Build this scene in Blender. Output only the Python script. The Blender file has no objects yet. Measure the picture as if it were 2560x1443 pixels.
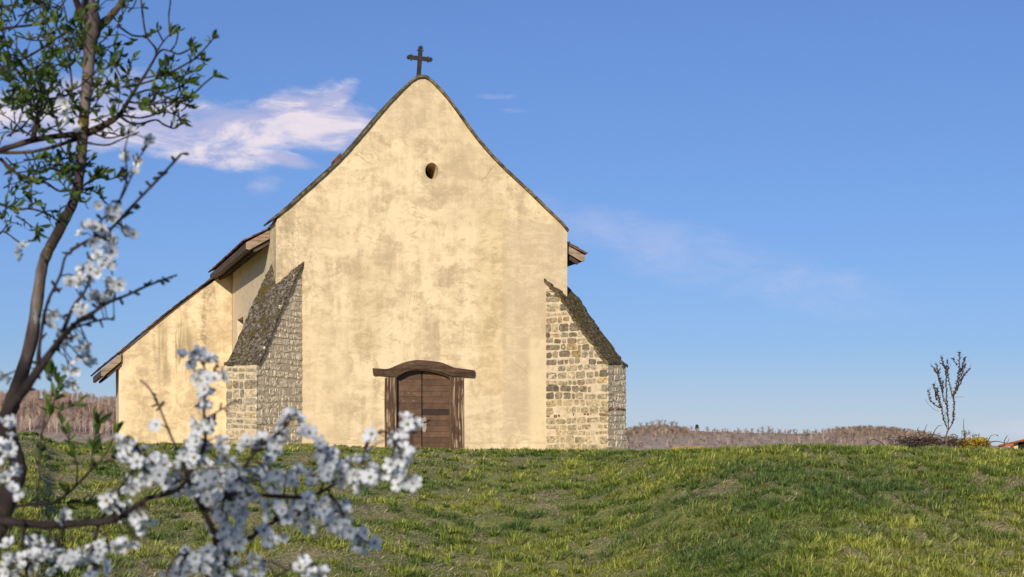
import bpy, bmesh, math, random
import numpy as np
from mathutils import Vector, Matrix

random.seed(11)
RNG = np.random.default_rng(11)
SC = bpy.context.scene
COL = SC.collection

# ------------------------------------------------------------------ camera, sky, sun, exposure
F = 4000.0            # focal length in photo pixels (photo 2560 wide)
HZ = 1100.0           # photo row of the horizon
cam_data = bpy.data.cameras.new('camera')
cam = bpy.data.objects.new('camera', cam_data)
COL.objects.link(cam)
cam.location = (0, 0, 0)
cam.rotation_euler = (math.radians(90), 0, 0)
cam_data.sensor_width = 36.0
cam_data.lens = F * 36.0 / 2560.0
cam_data.shift_y = (HZ - 721.5) / 2560.0
cam_data.clip_start = 0.05
cam_data.clip_end = 9000
cam_data.dof.use_dof = True
cam_data.dof.focus_distance = 43.0
cam_data.dof.aperture_fstop = 12.5
cam_data.dof.aperture_blades = 7
SC.camera = cam

SC.view_settings.view_transform = 'Standard'
SC.view_settings.look = 'None'
SC.view_settings.gamma = 1
SC.view_settings.exposure = 0.20

SUN_EL = 19.5
SUN_DIR = Vector((-0.191, -0.981, 0)).normalized()
SUN_DIR = (SUN_DIR * math.cos(math.radians(SUN_EL)) + Vector((0, 0, math.sin(math.radians(SUN_EL)))))
sun_data = bpy.data.lights.new('sun', 'SUN')
sun_data.energy = 3.75
sun_data.angle = math.radians(0.55)
sun_data.color = (1.0, 0.91, 0.77)
sun = bpy.data.objects.new('sun', sun_data)
COL.objects.link(sun)
sun.rotation_euler = SUN_DIR.to_track_quat('Z', 'Y').to_euler()

world = bpy.data.worlds.new('World')
SC.world = world
world.use_nodes = True
wt = world.node_tree
wt.nodes.clear()


class NT:
    """small helper for node trees"""
    def __init__(self, tree):
        self.t = tree

    def n(self, typ, **kw):
        nd = self.t.nodes.new(typ)
        for k, v in kw.items():
            setattr(nd, k, v)
        return nd

    def link(self, a, b):
        self.t.links.new(a, b)

    def put(self, sock, v):
        if hasattr(v, 'is_output') or isinstance(v, bpy.types.NodeSocket):
            self.t.links.new(v, sock)
        else:
            sock.default_value = v

    def math(self, op, a, b=0.0, c=0.0, clamp=False):
        nd = self.n('ShaderNodeMath', operation=op, use_clamp=clamp)
        self.put(nd.inputs[0], a); self.put(nd.inputs[1], b); self.put(nd.inputs[2], c)
        return nd.outputs[0]

    def sstep(self, v, lo, hi, to0=0.0, to1=1.0):
        nd = self.n('ShaderNodeMapRange', interpolation_type='SMOOTHSTEP')
        self.put(nd.inputs['Value'], v)
        nd.inputs['From Min'].default_value = lo; nd.inputs['From Max'].default_value = hi
        nd.inputs['To Min'].default_value = to0; nd.inputs['To Max'].default_value = to1
        return nd.outputs[0]

    def noise(self, vec, scale, detail=6, rough=0.55, dist=0.0, scl=None):
        if scl is not None:
            m = self.n('ShaderNodeMapping'); self.link(vec, m.inputs[0])
            m.inputs['Scale'].default_value = scl
            vec = m.outputs[0]
        nd = self.n('ShaderNodeTexNoise')
        self.link(vec, nd.inputs['Vector'])
        nd.inputs['Scale'].default_value = scale; nd.inputs['Detail'].default_value = detail
        nd.inputs['Roughness'].default_value = rough; nd.inputs['Distortion'].default_value = dist
        return nd.outputs['Fac']

    def mix(self, fac, a, b, blend='MIX'):
        nd = self.n('ShaderNodeMix', data_type='RGBA', blend_type=blend)
        self.put(nd.inputs[0], fac)
        for i, v in ((6, a), (7, b)):
            if isinstance(v, tuple) and len(v) == 3:
                v = (*v, 1.0)
            self.put(nd.inputs[i], v)
        return nd.outputs[2]

    def ramp(self, fac, stops):
        nd = self.n('ShaderNodeValToRGB')
        self.link(fac, nd.inputs[0])
        els = nd.color_ramp.elements
        while len(els) < len(stops):
            els.new(0.5)
        for e, (p, c) in zip(els, stops):
            e.position = p; e.color = (*c, 1.0)
        return nd.outputs[0]

    def box(self, x, z, x0, x1, z0, z1, soft=0.06):
        a = self.sstep(x, x0 - soft, x0 + soft); b = self.sstep(x, x1 - soft, x1 + soft, 1.0, 0.0)
        c = self.sstep(z, z0 - soft, z0 + soft); d = self.sstep(z, z1 - soft, z1 + soft, 1.0, 0.0)
        return self.math('MULTIPLY', self.math('MULTIPLY', a, b), self.math('MULTIPLY', c, d))


W_ = NT(wt)
sky = W_.n('ShaderNodeTexSky', sky_type='NISHITA')
sky.sun_disc = False
sky.sun_elevation = math.radians(SUN_EL)
sky.sun_rotation = math.atan2(SUN_DIR.x, SUN_DIR.y)
sky.altitude = 200
sky.air_density = 1.0
sky.dust_density = 0.15
sky.ozone_density = 3.0
hsv = W_.n('ShaderNodeHueSaturation')
hsv.inputs['Hue'].default_value = 0.50
hsv.inputs['Saturation'].default_value = 1.0
hsv.inputs['Value'].default_value = 1.0
gam = W_.n('ShaderNodeGamma'); gam.inputs['Gamma'].default_value = 0.72
W_.link(W_.mix(1.0, sky.outputs[0], (0.68, 0.84, 1.22), 'MULTIPLY'), gam.inputs['Color'])
W_.link(W_.mix(1.0, gam.outputs[0], (1.17, 1.37, 1.70), 'MULTIPLY'), hsv.inputs['Color'])
tc = W_.n('ShaderNodeTexCoord')
sep = W_.n('ShaderNodeSeparateXYZ'); W_.link(tc.outputs['Generated'], sep.inputs[0])
yy = W_.math('MAXIMUM', sep.outputs[1], 0.02)
az = W_.math('DIVIDE', sep.outputs[0], yy)      # tangent of bearing
el = W_.math('DIVIDE', sep.outputs[2], yy)      # tangent of elevation
comb = W_.n('ShaderNodeCombineXYZ')
W_.link(az, comb.inputs[0]); W_.link(el, comb.inputs[1])
cv = comb.outputs[0]
cn = W_.noise(cv, 24.0, 10, 0.64, 0.45, scl=(0.7, 1.35, 1))
cn2 = W_.noise(cv, 60.0, 7, 0.62, 0.8, scl=(0.5, 1.4, 1))
cn = W_.math('ADD', W_.math('MULTIPLY', cn, 0.68), W_.math('MULTIPLY', cn2, 0.32))


def blob(px, py, rx, ry, slope=0.0):
    cx, cy = (px - 1280) / F, (HZ - py) / F
    dx = W_.math('SUBTRACT', az, cx)
    dy = W_.math('SUBTRACT', W_.math('SUBTRACT', el, cy), W_.math('MULTIPLY', dx, slope))
    a = W_.math('DIVIDE', dx, rx / F); b = W_.math('DIVIDE', dy, ry / F)
    r2 = W_.math('ADD', W_.math('MULTIPLY', a, a), W_.math('MULTIPLY', b, b))
    return W_.math('SUBTRACT', 1.0, r2)


def clouds(blobs, gain, lo, hi):
    acc = None
    for b in blobs:
        v = W_.math('MAXIMUM', blob(*b), -1.5)
        acc = v if acc is None else W_.math('MAXIMUM', acc, v)
    s = W_.math('ADD', W_.math('MULTIPLY', acc, gain), cn)
    return W_.sstep(s, lo, hi)


c_main = clouds([(790, 300, 170, 80, -0.10), (590, 320, 200, 62, -0.05), (330, 310, 330, 70, 0.1),
                 (480, 375, 240, 42, -0.18), (690, 395, 120, 24, -0.2), (150, 245, 260, 60, 0.2), (840, 245, 70, 40, 0.5)], 0.25, 0.44, 0.76)
c_small = clouds([(665, 465, 70, 45, 0.3), (815, 218, 60, 28, 0.3), (1245, 242, 60, 10, 0.0), (1290, 276, 45, 9, 0.0)], 0.20, 0.55, 0.95)
c_pale = clouds([(1750, 640, 620, 85, -0.26), (2520, 1075, 140, 26, 0.05)], 0.25, 0.45, 1.05)
c_all = W_.math('ADD', c_main, W_.math('MULTIPLY', c_small, 0.55), clamp=True)
CLOUD_LIT = (9.8, 8.7, 9.3)
CLOUD_SHADE = (5.3, 5.5, 8.2)
shade_n = W_.noise(cv, 26.0, 6, 0.6, 0.6, scl=(0.5, 1.6, 1))
ccol = W_.mix(W_.sstep(shade_n, 0.44, 0.58), CLOUD_SHADE, CLOUD_LIT)
skyc = W_.mix(W_.math('MULTIPLY', c_all, 0.92), hsv.outputs[0], ccol)
skyc = W_.mix(W_.math('MULTIPLY', c_pale, 0.42), skyc, (8.0, 7.6, 9.2))
skyc = W_.mix(W_.sstep(el, 0.062, -0.01, 0.0, 0.42), skyc, (7.9, 8.3, 9.2))      # pale haze low over the horizon
bg = W_.n('ShaderNodeBackground')
bg.inputs['Strength'].default_value = 0.078
W_.link(skyc, bg.inputs['Color'])
wo = W_.n('ShaderNodeOutputWorld')
W_.link(bg.outputs[0], wo.inputs['Surface'])


# ------------------------------------------------------------------ materials
def new_mat(name, rough=0.85, spec=0.2):
    m = bpy.data.materials.new(name)
    m.use_nodes = True
    t = NT(m.node_tree)
    b = m.node_tree.nodes['Principled BSDF']
    b.inputs['Roughness'].default_value = rough
    b.inputs['Specular IOR Level'].default_value = spec
    return m, t, b


def objco(t):
    return t.n('ShaderNodeTexCoord').outputs['Object']


def bump(t, b, h, strength=0.4, dist=0.02):
    bp = t.n('ShaderNodeBump')
    bp.inputs['Strength'].default_value = strength
    bp.inputs['Distance'].default_value = dist
    t.link(h, bp.inputs['Height'])
    t.link(bp.outputs[0], b.inputs['Normal'])


def attr(t, name='col'):
    return t.n('ShaderNodeAttribute', attribute_name=name).outputs['Color']


def simple_mat(name, c1, c2, scale=6.0, rough=0.85, spec=0.2, bumpd=0.0, scl=None, lo=0.35, hi=0.65):
    m, t, b = new_mat(name, rough, spec)
    n = t.noise(objco(t), scale, 8, 0.6, 0.2, scl=scl)
    t.link(t.ramp(n, [(lo, c1), (hi, c2)]), b.inputs['Base Color'])
    if bumpd:
        bump(t, b, n, 0.6, bumpd)
    return m


def attr_mat(name, rough=0.9, spec=0.15, nscale=14.0, amount=0.35, bumpd=0.01, trans=0.0):
    m, t, b = new_mat(name, rough, spec)
    n = t.noise(objco(t), nscale, 8, 0.65, 0.3)
    f = t.sstep(n, 0.3, 0.7, 1.0 - amount, 1.0 + amount)
    cc = t.n('ShaderNodeCombineXYZ')
    for i in range(3):
        t.link(f, cc.inputs[i])
    t.link(t.mix(1.0, attr(t), cc.outputs[0], 'MULTIPLY'), b.inputs['Base Color'])
    if bumpd:
        bump(t, b, n, 0.7, bumpd)
    if trans:
        tr = t.n('ShaderNodeBsdfTranslucent')
        t.link(attr(t), tr.inputs[0])
        mx = t.n('ShaderNodeMixShader'); mx.inputs[0].default_value = trans
        t.link(b.outputs[0], mx.inputs[1]); t.link(tr.outputs[0], mx.inputs[2])
        t.link(mx.outputs[0], t.t.nodes['Material Output'].inputs['Surface'])
    return m


# ------------------------------------------------------------------ projection helpers (photo pixel -> place)
DF = 44.0
P0 = np.array([(1050 - 1280) / F * DF, DF])
NX = np.array([-(1280 - 60) / F, 1.0]); NX /= np.linalg.norm(NX)     # into the church
UX = np.array([NX[1], -NX[0]])                                       # along the facade, to the right
ZB = -0.30
CAM_L = np.array([(-P0) @ UX, (-P0) @ NX])


def Wp(px, py, d):
    return Vector(((px - 1280) / F * d, d, (HZ - py) / F * d))


def ray_l(px):
    D = np.array([(px - 1280) / F, 1.0])
    return np.array([D @ UX, D @ NX])


def L(px, py, t=0.0):
    """photo pixel on the church plane at depth t -> church coordinates (s, t, z)"""
    d = ray_l(px)
    k = (t - CAM_L[1]) / d[1]
    p = CAM_L + d * k
    return Vector((p[0], p[1], (HZ - py) / F * k - ZB))


def LV(px, py, p, direction):
    """photo pixel on the vertical plane through p along direction -> (church point, distance along)"""
    direction = np.array(direction, float); p = np.array(p, float)
    nrm = np.array([-direction[1], direction[0]])
    d = ray_l(px)
    k = ((p - CAM_L) @ nrm) / (d @ nrm)
    q = CAM_L + d * k
    return Vector((q[0], q[1], (HZ - py) / F * k - ZB)), float((q - p) @ direction)


# ------------------------------------------------------------------ mesh helpers
def tag(o, label=None, cat=None, group=None, kind=None):
    if label: o['label'] = label
    if cat: o['category'] = cat
    if group: o['group'] = group
    if kind: o['kind'] = kind
    return o


def empty(name, loc, rz=0.0):
    o = bpy.data.objects.new(name, None)
    COL.objects.link(o)
    o.location = loc
    o.rotation_euler = (0, 0, rz)
    o.empty_display_size = 0.3
    return o


class MB:
    def __init__(self):
        self.v = []; self.f = []; self.c = []; self.m = []

    def add(self, verts, faces, col=None, mi=0):
        k = len(self.v)
        self.v.extend([tuple(p) for p in verts])
        for f in faces:
            self.f.append(tuple(i + k for i in f))
            self.c.append(col); self.m.append(mi)

    def box(self, p0, ax, ay, az_, col=None, mi=0):
        """box from corner p0 and three edge vectors"""
        p0, ax, ay, az_ = Vector(p0), Vector(ax), Vector(ay), Vector(az_)
        vs = [p0, p0 + ax, p0 + ax + ay, p0 + ay]
        vs += [p + az_ for p in vs]
        self.add(vs, [(0, 3, 2, 1), (4, 5, 6, 7), (0, 1, 5, 4), (1, 2, 6, 5), (2, 3, 7, 6), (3, 0, 4, 7)], col, mi)

    def prism(self, poly, ext, col=None, mi=0):
        """convex or near-convex polygon (3D points) pushed along ext"""
        n = len(poly)
        a = [Vector(p) for p in poly]; b = [p + Vector(ext) for p in a]
        fs = [tuple(range(n - 1, -1, -1)), tuple(range(n, 2 * n))]
        fs += [(i, (i + 1) % n, n + (i + 1) % n, n + i) for i in range(n)]
        self.add(a + b, fs, col, mi)

    def tube(self, pts, rad, sides=6, col=None, mi=0, wob=0.0):
        pts = [Vector(p) for p in pts]
        if len(pts) < 2: return
        up = Vector((0.31, 0.77, 0.55)).normalized()
        vs = []
        for i, p in enumerate(pts):
            d = (pts[min(i + 1, len(pts) - 1)] - pts[max(i - 1, 0)])
            if d.length < 1e-9: d = Vector((0, 0, 1))
            d.normalize()
            e1 = up.cross(d)
            if e1.length < 1e-3: e1 = Vector((1, 0, 0)).cross(d)
            e1.normalize(); e2 = d.cross(e1)
            for k in range(sides):
                a = 2 * math.pi * k / sides
                r = rad[i] * (1 + (random.uniform(-wob, wob) if wob else 0))
                vs.append(p + (e1 * math.cos(a) + e2 * math.sin(a)) * r)
        fs = []
        for i in range(len(pts) - 1):
            for k in range(sides):
                a, b = i * sides + k, i * sides + (k + 1) % sides
                fs.append((a, b, b + sides, a + sides))
        fs.append(tuple(range(sides - 1, -1, -1)))
        n = (len(pts) - 1) * sides
        fs.append(tuple(n + k for k in range(sides)))
        self.add(vs, fs, col, mi)

    def build(self, name, mats, parent=None, smooth=False, recalc=False):
        me = bpy.data.meshes.new(name)
        me.from_pydata(self.v, [], self.f)
        mats = mats if isinstance(mats, (list, tuple)) else [mats]
        for m in mats: me.materials.append(m)
        if any(self.m): me.polygons.foreach_set('material_index', self.m)
        if any(c is not None for c in self.c):
            at = me.color_attributes.new('col', 'FLOAT_COLOR', 'CORNER')
            arr = np.ones((len(me.loops), 4), np.float32)
            tot = np.array([len(f) for f in self.f])
            arr[:, :3] = np.repeat(np.array([c if c is not None else (0.5, 0.5, 0.5) for c in self.c], np.float32), tot, axis=0)
            at.data.foreach_set('color', arr.ravel())
        if recalc:
            bm = bmesh.new(); bm.from_mesh(me)
            bmesh.ops.recalc_face_normals(bm, faces=bm.faces)
            bm.to_mesh(me); bm.free()
        if smooth:
            me.polygons.foreach_set('use_smooth', [True] * len(me.polygons))
        me.update()
        o = bpy.data.objects.new(name, me)
        COL.objects.link(o)
        if parent is not None: o.parent = parent
        return o


def plate(name, outline, holes, mapf, depth, mat, parent=None):
    """flat outline with holes, pushed through by depth; mapf(u, v, w) -> point"""
    cu = bpy.data.curves.new('c', 'CURVE')
    cu.dimensions = '2D'; cu.fill_mode = 'BOTH'; cu.extrude = depth / 2
    for ring in [outline] + list(holes):
        sp = cu.splines.new('POLY')
        sp.points.add(len(ring) - 1)
        for p, q in zip(sp.points, ring):
            p.co = (q[0], q[1], 0, 1)
        sp.use_cyclic_u = True
    tmp = bpy.data.objects.new('c', cu)
    COL.objects.link(tmp)
    bpy.context.view_layer.update()
    me0 = tmp.evaluated_get(bpy.context.evaluated_depsgraph_get()).to_mesh()
    bm = bmesh.new(); bm.from_mesh(me0)
    bpy.data.objects.remove(tmp); bpy.data.curves.remove(cu)
    bmesh.ops.remove_doubles(bm, verts=bm.verts, dist=1e-5)
    for v in bm.verts:
        v.co = mapf(v.co.x, v.co.y, v.co.z + depth / 2)
    bmesh.ops.recalc_face_normals(bm, faces=bm.faces)
    me = bpy.data.meshes.new(name)
    bm.to_mesh(me); bm.free()
    me.materials.append(mat)
    for p in me.polygons: p.use_smooth = False
    o = bpy.data.objects.new(name, me)
    COL.objects.link(o)
    if parent is not None: o.parent = parent
    return o


def vnoise(x, y, scale, seed=0):
    """numpy value noise in 0..1"""
    x = np.asarray(x, float) * scale + seed * 17.13; y = np.asarray(y, float) * scale + seed * 5.71
    xi = np.floor(x).astype(np.int64); yi = np.floor(y).astype(np.int64)
    fx = x - xi; fy = y - yi
    fx = fx * fx * (3 - 2 * fx); fy = fy * fy * (3 - 2 * fy)

    def h(a, b):
        k = (a * 374761393 + b * 668265263 + seed * 974634777) & 0xFFFFFFFF
        k = ((k ^ (k >> 13)) * 1274126177) & 0xFFFFFFFF
        return ((k ^ (k >> 16)) & 0xFFFF) / 65535.0
    return (h(xi, yi) * (1 - fx) + h(xi + 1, yi) * fx) * (1 - fy) + (h(xi, yi + 1) * (1 - fx) + h(xi + 1, yi + 1) * fx) * fy


def fbm(x, y, scale, seed=0, oct=3):
    s, a, n = 0, 0.5, 0
    for i in range(oct):
        s = s + a * vnoise(x, y, scale * 2 ** i, seed + i); n += a; a *= 0.5
    return s / n


# ------------------------------------------------------------------ ground
CREST_PX = np.array([-3000, -400, 40, 90, 130, 300, 560, 760, 960, 1180, 1400, 1565, 1700, 1850, 2000, 2200, 2400, 2560, 3200, 6000], float)
CREST_PY = np.array([1100, 1090, 1085, 1088, 1108, 1112, 1115, 1116, 1124, 1129, 1132, 1133, 1133, 1127, 1122, 1128, 1131, 1134, 1134, 1134], float)
YC_PX = np.array([-3000, 0, 300, 1150, 1480, 1700, 1900, 2560, 6000], float)
YC = np.array([30, 33, 37, 37, 34, 27.5, 25, 24.5, 25], float)
KD_PX = np.array([-3000, 1000, 1500, 1850, 6000], float)
KD = np.array([2.2, 2.4, 3.8, 6.2, 6.2], float)          # how far the slope falls below its crest


def ground_z(x, y, bumps=True):
    x = np.asarray(x, float); y = np.asarray(y, float)
    r = np.hypot(x, y)
    phi = np.arctan2(x, y)
    ph = np.clip(phi, -0.75, 0.75)
    px = 1280 + F * np.tan(ph)
    d = r * np.cos(np.clip(phi, -0.4, 0.4))
    yc = np.interp(px, YC_PX, YC)
    zc = (HZ - np.interp(px, CREST_PX, CREST_PY)) / F * yc
    t = np.clip(d / yc, 0, 1)
    kd = np.interp(px, KD_PX, KD)
    slope_ = zc - kd * (1 - t) ** (1.12 + 0.09 * kd)
    bank = -1.72 - 0.12 * np.minimum(d, 9)
    near = np.maximum(bank, slope_) + 0.12 * np.exp(-((bank - slope_) / 0.2) ** 2)
    far = zc - 0.012 * np.maximum(d - yc, 0) - 0.035 * np.maximum(d - 62, 0)
    right = np.clip((px - 1580) / 120, 0, 1)
    far = far * (1 - right) + right * (zc / yc * d - 0.009 * np.maximum(d - yc, 0) - 0.05 * np.maximum(d - 52, 0))
    far = np.maximum(far, -14 - 0.004 * np.maximum(d - 400, 0))
    z = np.where(d < yc, near, far)
    back = np.clip((np.abs(phi) - 1.0) / 0.8, 0, 1)
    z = z * (1 - back) + (-1.72 - 0.02 * r) * back
    if bumps:
        amp = np.clip((60 - r) / 30, 0, 1) * np.clip(r / 6, 0, 1)
        crest_damp = 1 - 0.72 * np.exp(-((d - yc) / 4.5) ** 2) - 0.25 * (d > yc)
        b = (fbm(x, y, 0.30, 3, 2) - 0.5) * 0.24 + (fbm(x, y, 1.3, 5, 2) - 0.5) * 0.13 + (fbm(x, y, 4.0, 9, 2) - 0.5) * 0.08
        z = z + b * amp * np.clip(crest_damp, 0.1, 1)
    return z


def gz(x, y):
    return float(ground_z(np.array([x]), np.array([y]))[0])


# patches where the turf is dry or bare (shared by the soil colour and the blades)
MOLE = [(1215, 1352, 0.20), (2130, 1402, 0.22), (1410, 1288, 0.16)]


def ground_hit(px, py):
    a = (px - 1280) / F
    ys = np.linspace(8, 44, 1500)
    zz = ground_z(a * ys, ys, False)
    pyy = HZ - zz / ys * F
    i = int(np.argmin(np.abs(pyy - py)))
    return a * ys[i], ys[i]


MOLE_XY = [(*ground_hit(a, b), r) for a, b, r in MOLE]


def lush(x, y):
    """0 dry straw .. 1 thick green"""
    f = 0.28 * fbm(x, y, 0.5, 21, 3) + 0.42 * fbm(x, y, 2.3, 31, 3) + 0.30 * fbm(x, y, 6.0, 37, 2)
    px = 1280 + F * x / np.maximum(y, 1)
    f = f + 0.05 * np.clip((px - 1250) / 500, -1, 1)  # greener to the right, standing in for shade on the mound
    for mx, my, r in MOLE_XY:
        f = f - 0.32 * np.exp(-(((x - mx) / r) ** 2 + ((y - my) / (r * 1.5)) ** 2))
    return f


def make_ground():
    phis = np.concatenate([np.radians(np.arange(-180, -26, 7.0)), np.radians(np.arange(-26, 26, 0.26)), np.radians(np.arange(26, 180, 7.0))])
    rs = np.concatenate([np.arange(0.6, 8, 0.6), np.arange(8, 48, 0.17), np.arange(48, 90, 1.5), np.geomspace(90, 6500, 40)])
    R_, P_ = np.meshgrid(rs, phis, indexing='ij')
    x = (R_ * np.sin(P_)).ravel(); y = (R_ * np.cos(P_)).ravel()
    z = ground_z(x, y)
    verts = np.stack([x, y, z], 1)
    nr, npn = len(rs), len(phis)
    i, j = np.meshgrid(np.arange(nr - 1), np.arange(npn), indexing='ij')
    j2 = (j + 1) % npn
    q = np.stack([i * npn + j, i * npn + j2, (i + 1) * npn + j2, (i + 1) * npn + j], -1).reshape(-1, 4)[:, ::-1]
    centre = len(verts)
    verts = np.vstack([verts, [0, 0, -1.72]])
    me = bpy.data.meshes.new('ground')
    tris = [(centre, (k + 1) % npn, k) for k in range(npn)]
    me.from_pydata(verts.tolist(), [], q.tolist() + tris)
    lv = np.append(lush(x, y), 0.5)
    at = me.color_attributes.new('lush', 'FLOAT_COLOR', 'POINT')
    arr = np.ones((len(verts), 4), np.float32); arr[:, :3] = lv[:, None]
    at.data.foreach_set('color', arr.ravel())
    me.polygons.foreach_set('use_smooth', [True] * len(me.polygons))
    m, t, b = new_mat('turf_soil', 0.95, 0.1)
    co = objco(t)
    n1 = t.noise(co, 9.0, 8, 0.7, 0.3); n2 = t.noise(co, 45.0, 6, 0.7); n3 = t.noise(co, 0.02, 4, 0.6)
    straw = t.mix(t.sstep(n2, 0.35, 0.65), (0.23, 0.185, 0.08), (0.50, 0.41, 0.22))
    green = t.mix(t.sstep(n2, 0.35, 0.65), (0.12, 0.14, 0.03), (0.36, 0.35, 0.10))
    at_ = t.n('ShaderNodeAttribute', attribute_name='lush').outputs['Fac']
    f = t.math('ADD', at_, t.math('MULTIPLY', t.math('SUBTRACT', n1, 0.5), 0.7))
    near = t.mix(t.sstep(f, 0.32, 0.46), straw, green)
    n4 = t.noise(co, 17.0, 6, 0.7, 0.4)
    near = t.mix(t.math('MULTIPLY', t.sstep(n4, 0.52, 0.62), 0.65), near, (0.07, 0.085, 0.022))
    near = t.mix(t.math('MULTIPLY', t.sstep(n4, 0.46, 0.38), 0.5), near, (0.55, 0.45, 0.25))
    near = t.mix(t.sstep(at_, 0.26, 0.14), near, (0.10, 0.062, 0.036))
    farc = t.mix(t.sstep(n3, 0.4, 0.6), (0.33, 0.24, 0.17), (0.24, 0.19, 0.12))
    pos = t.n('ShaderNodeSeparateXYZ'); t.link(co, pos.inputs[0])
    t.link(t.mix(t.sstep(pos.outputs[1], 70, 160), near, farc), b.inputs['Base Color'])
    bump(t, b, n2, 0.6, 0.02)
    me.materials.append(m)
    o = bpy.data.objects.new('ground', me); COL.objects.link(o)
    tag(o, kind='structure')
    return o


make_ground()

church = empty('church', (P0[0], P0[1], ZB), math.atan2(UX[1], UX[0]))
tag(church, 'old cream plastered village church with steep gable, stone corner buttresses and a lean-to', 'church')


# ------------------------------------------------------------------ grass
def make_grass(n=1380000):
    px = RNG.uniform(-700, 3250, n)
    # depth density falling with distance so the picture is evenly covered
    u = RNG.random(n)
    k = 0.15

    def depth(px_, u_):
        y0 = np.interp(px_, [-260, 1200, 1800, 2820], [11.5, 11.5, 14.3, 14.3])
        y1 = np.interp(px_, YC_PX, YC) + np.interp(px_, [1500, 1650], [7.5, 3.0])
        return (y0 ** k + u_ * (y1 ** k - y0 ** k)) ** (1 / k)
    y = depth(px, u)
    x = (px - 1280) / F * y
    lv = lush(x, y)
    tuft = fbm(x, y, 3.2, 41, 2)
    tall = fbm(x, y, 1.4, 71, 2)
    keep = RNG.random(n) < np.clip(0.72 + (lv - 0.40) * 1.5 + (tuft - 0.45) * 1.0, 0.72, 1.0) * np.clip((lv - 0.16) * 9, 0.10, 1)
    # nothing grows inside the church
    rel = np.stack([x - P0[0], y - P0[1]], 1)
    s = rel @ UX; t = rel @ NX
    keep &= ~((t > -0.02) & (t < 18) & (s > -4.0) & (s < 4.2))
    x, y, lv, tuft, tall = x[keep], y[keep], lv[keep], tuft[keep], tall[keep]
    # tussocks: dense round tufts of longer, darker blades
    nt = 6600
    tpx = RNG.uniform(-680, 3230, nt); tu = RNG.random(nt)
    ty = depth(tpx, tu); tx = (tpx - 1280) / F * ty
    trel = np.stack([tx - P0[0], ty - P0[1]], 1)
    ok = ~((trel @ NX > -0.25) & (trel @ UX > -6.2) & (trel @ UX < 6.2)) & (lush(tx, ty) + RNG.normal(0, 0.05, nt) > 0.44)
    tx, ty = tx[ok], ty[ok]; nt = len(tx)
    per = 62
    tr_ = RNG.uniform(0.03, 0.15, nt)
    rr = np.repeat(tr_, per) * np.sqrt(RNG.random(nt * per)); aa = RNG.uniform(0, 2 * np.pi, nt * per)
    bx, by = np.repeat(tx, per) + rr * np.cos(aa), np.repeat(ty, per) + rr * np.sin(aa)
    n_base = len(x)
    x = np.concatenate([x, bx]); y = np.concatenate([y, by])
    lv = np.concatenate([lv, np.full(nt * per, 0.62)])
    tuft = np.concatenate([tuft, np.full(nt * per, 0.75)]); tall = np.concatenate([tall, 0.56 + np.repeat(RNG.uniform(0, 0.17, nt), per)])
    n_t = len(x)
    # pale wisps of last year's straw lying on the turf
    ns = 34000
    wpx = RNG.uniform(-260, 2820, ns); wy = depth(wpx, RNG.random(ns)); wx = (wpx - 1280) / F * wy
    wrel = np.stack([wx - P0[0], wy - P0[1]], 1)
    okw = ~((wrel @ NX > -0.3) & (np.abs(wrel @ UX) < 6.3)) & (lush(wx, wy) + RNG.normal(0, 0.07, ns) < 0.50)
    wx, wy = wx[okw], wy[okw]; ns = len(wx)
    x = np.concatenate([x, wx]); y = np.concatenate([y, wy]); lv = np.concatenate([lv, np.full(ns, 0.3)])
    tuft = np.concatenate([tuft, np.full(ns, 0.4)]); tall = np.concatenate([tall, np.full(ns, 0.4)])
    n = len(x)
    is_t = (np.arange(n) >= n_base) & (np.arange(n) < n_t)
    is_s = np.arange(n) >= n_t
    z = ground_z(x, y)
    dry = RNG.random(n) < np.clip(0.50 - (lv - 0.48) * 3.2, 0.15, 0.85) * (1 - 0.85 * is_t)
    dry = dry | is_s
    ln = np.clip(0.024 + 0.022 * np.clip((tuft - 0.42) * 2.6, 0, 1) + 0.03 * np.clip((tall - 0.60) * 4, 0, 1) + 0.062 * is_t, 0.02, 0.16) * RNG.uniform(0.5, 1.2, n)
    ln = np.where(dry, ln * 1.5, ln)
    ln = np.where(is_s, RNG.uniform(0.07, 0.19, n), ln)
    wd = (RNG.uniform(0.0035, 0.0075, n) + 0.0015 * is_t) * np.clip(y / 20, 0.8, 1.6)
    wd = np.where(is_s, RNG.uniform(0.005, 0.010, n), wd)
    ang = RNG.uniform(0, 2 * np.pi, n)
    ang[n_base:n_t] = aa + RNG.normal(0, 0.5, n_t - n_base)
    lean = np.where(dry, RNG.uniform(0.8, 3.0, n), np.where(is_t, RNG.uniform(0.2, 1.5, n), RNG.uniform(0.3, 1.9, n)))
    windx = 0.05
    dx, dy = np.cos(ang) * lean + windx * (~dry), np.sin(ang) * lean
    up = np.where(dry, RNG.uniform(0.1, 0.7, n), 1.0)
    dirv = np.stack([dx, dy, up], 1); dirv /= np.linalg.norm(dirv, axis=1)[:, None]
    side = np.stack([-np.sin(ang + 0.6), np.cos(ang + 0.6), np.zeros(n)], 1) * wd[:, None]
    base = np.stack([x, y, z - 0.006], 1)
    mid = base + dirv * (ln * 0.55)[:, None] + np.array([0, 0, 1]) * (ln * 0.10)[:, None]
    tip = base + dirv * ln[:, None] - np.array([0, 0, 1]) * (ln * 0.10 * lean)[:, None]
    V = np.empty((n, 5, 3), np.float32)
    V[:, 0] = base - side; V[:, 1] = base + side; V[:, 2] = mid + side * 0.75; V[:, 3] = mid - side * 0.75; V[:, 4] = tip
    me = bpy.data.meshes.new('grass')
    me.vertices.add(n * 5); me.vertices.foreach_set('co', V.ravel())
    off = (np.arange(n) * 5)[:, None]
    loops = np.concatenate([off + np.array([[0, 1, 2, 3]]), off + np.array([[3, 2, 4]])], 1).astype(np.int32)
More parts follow.
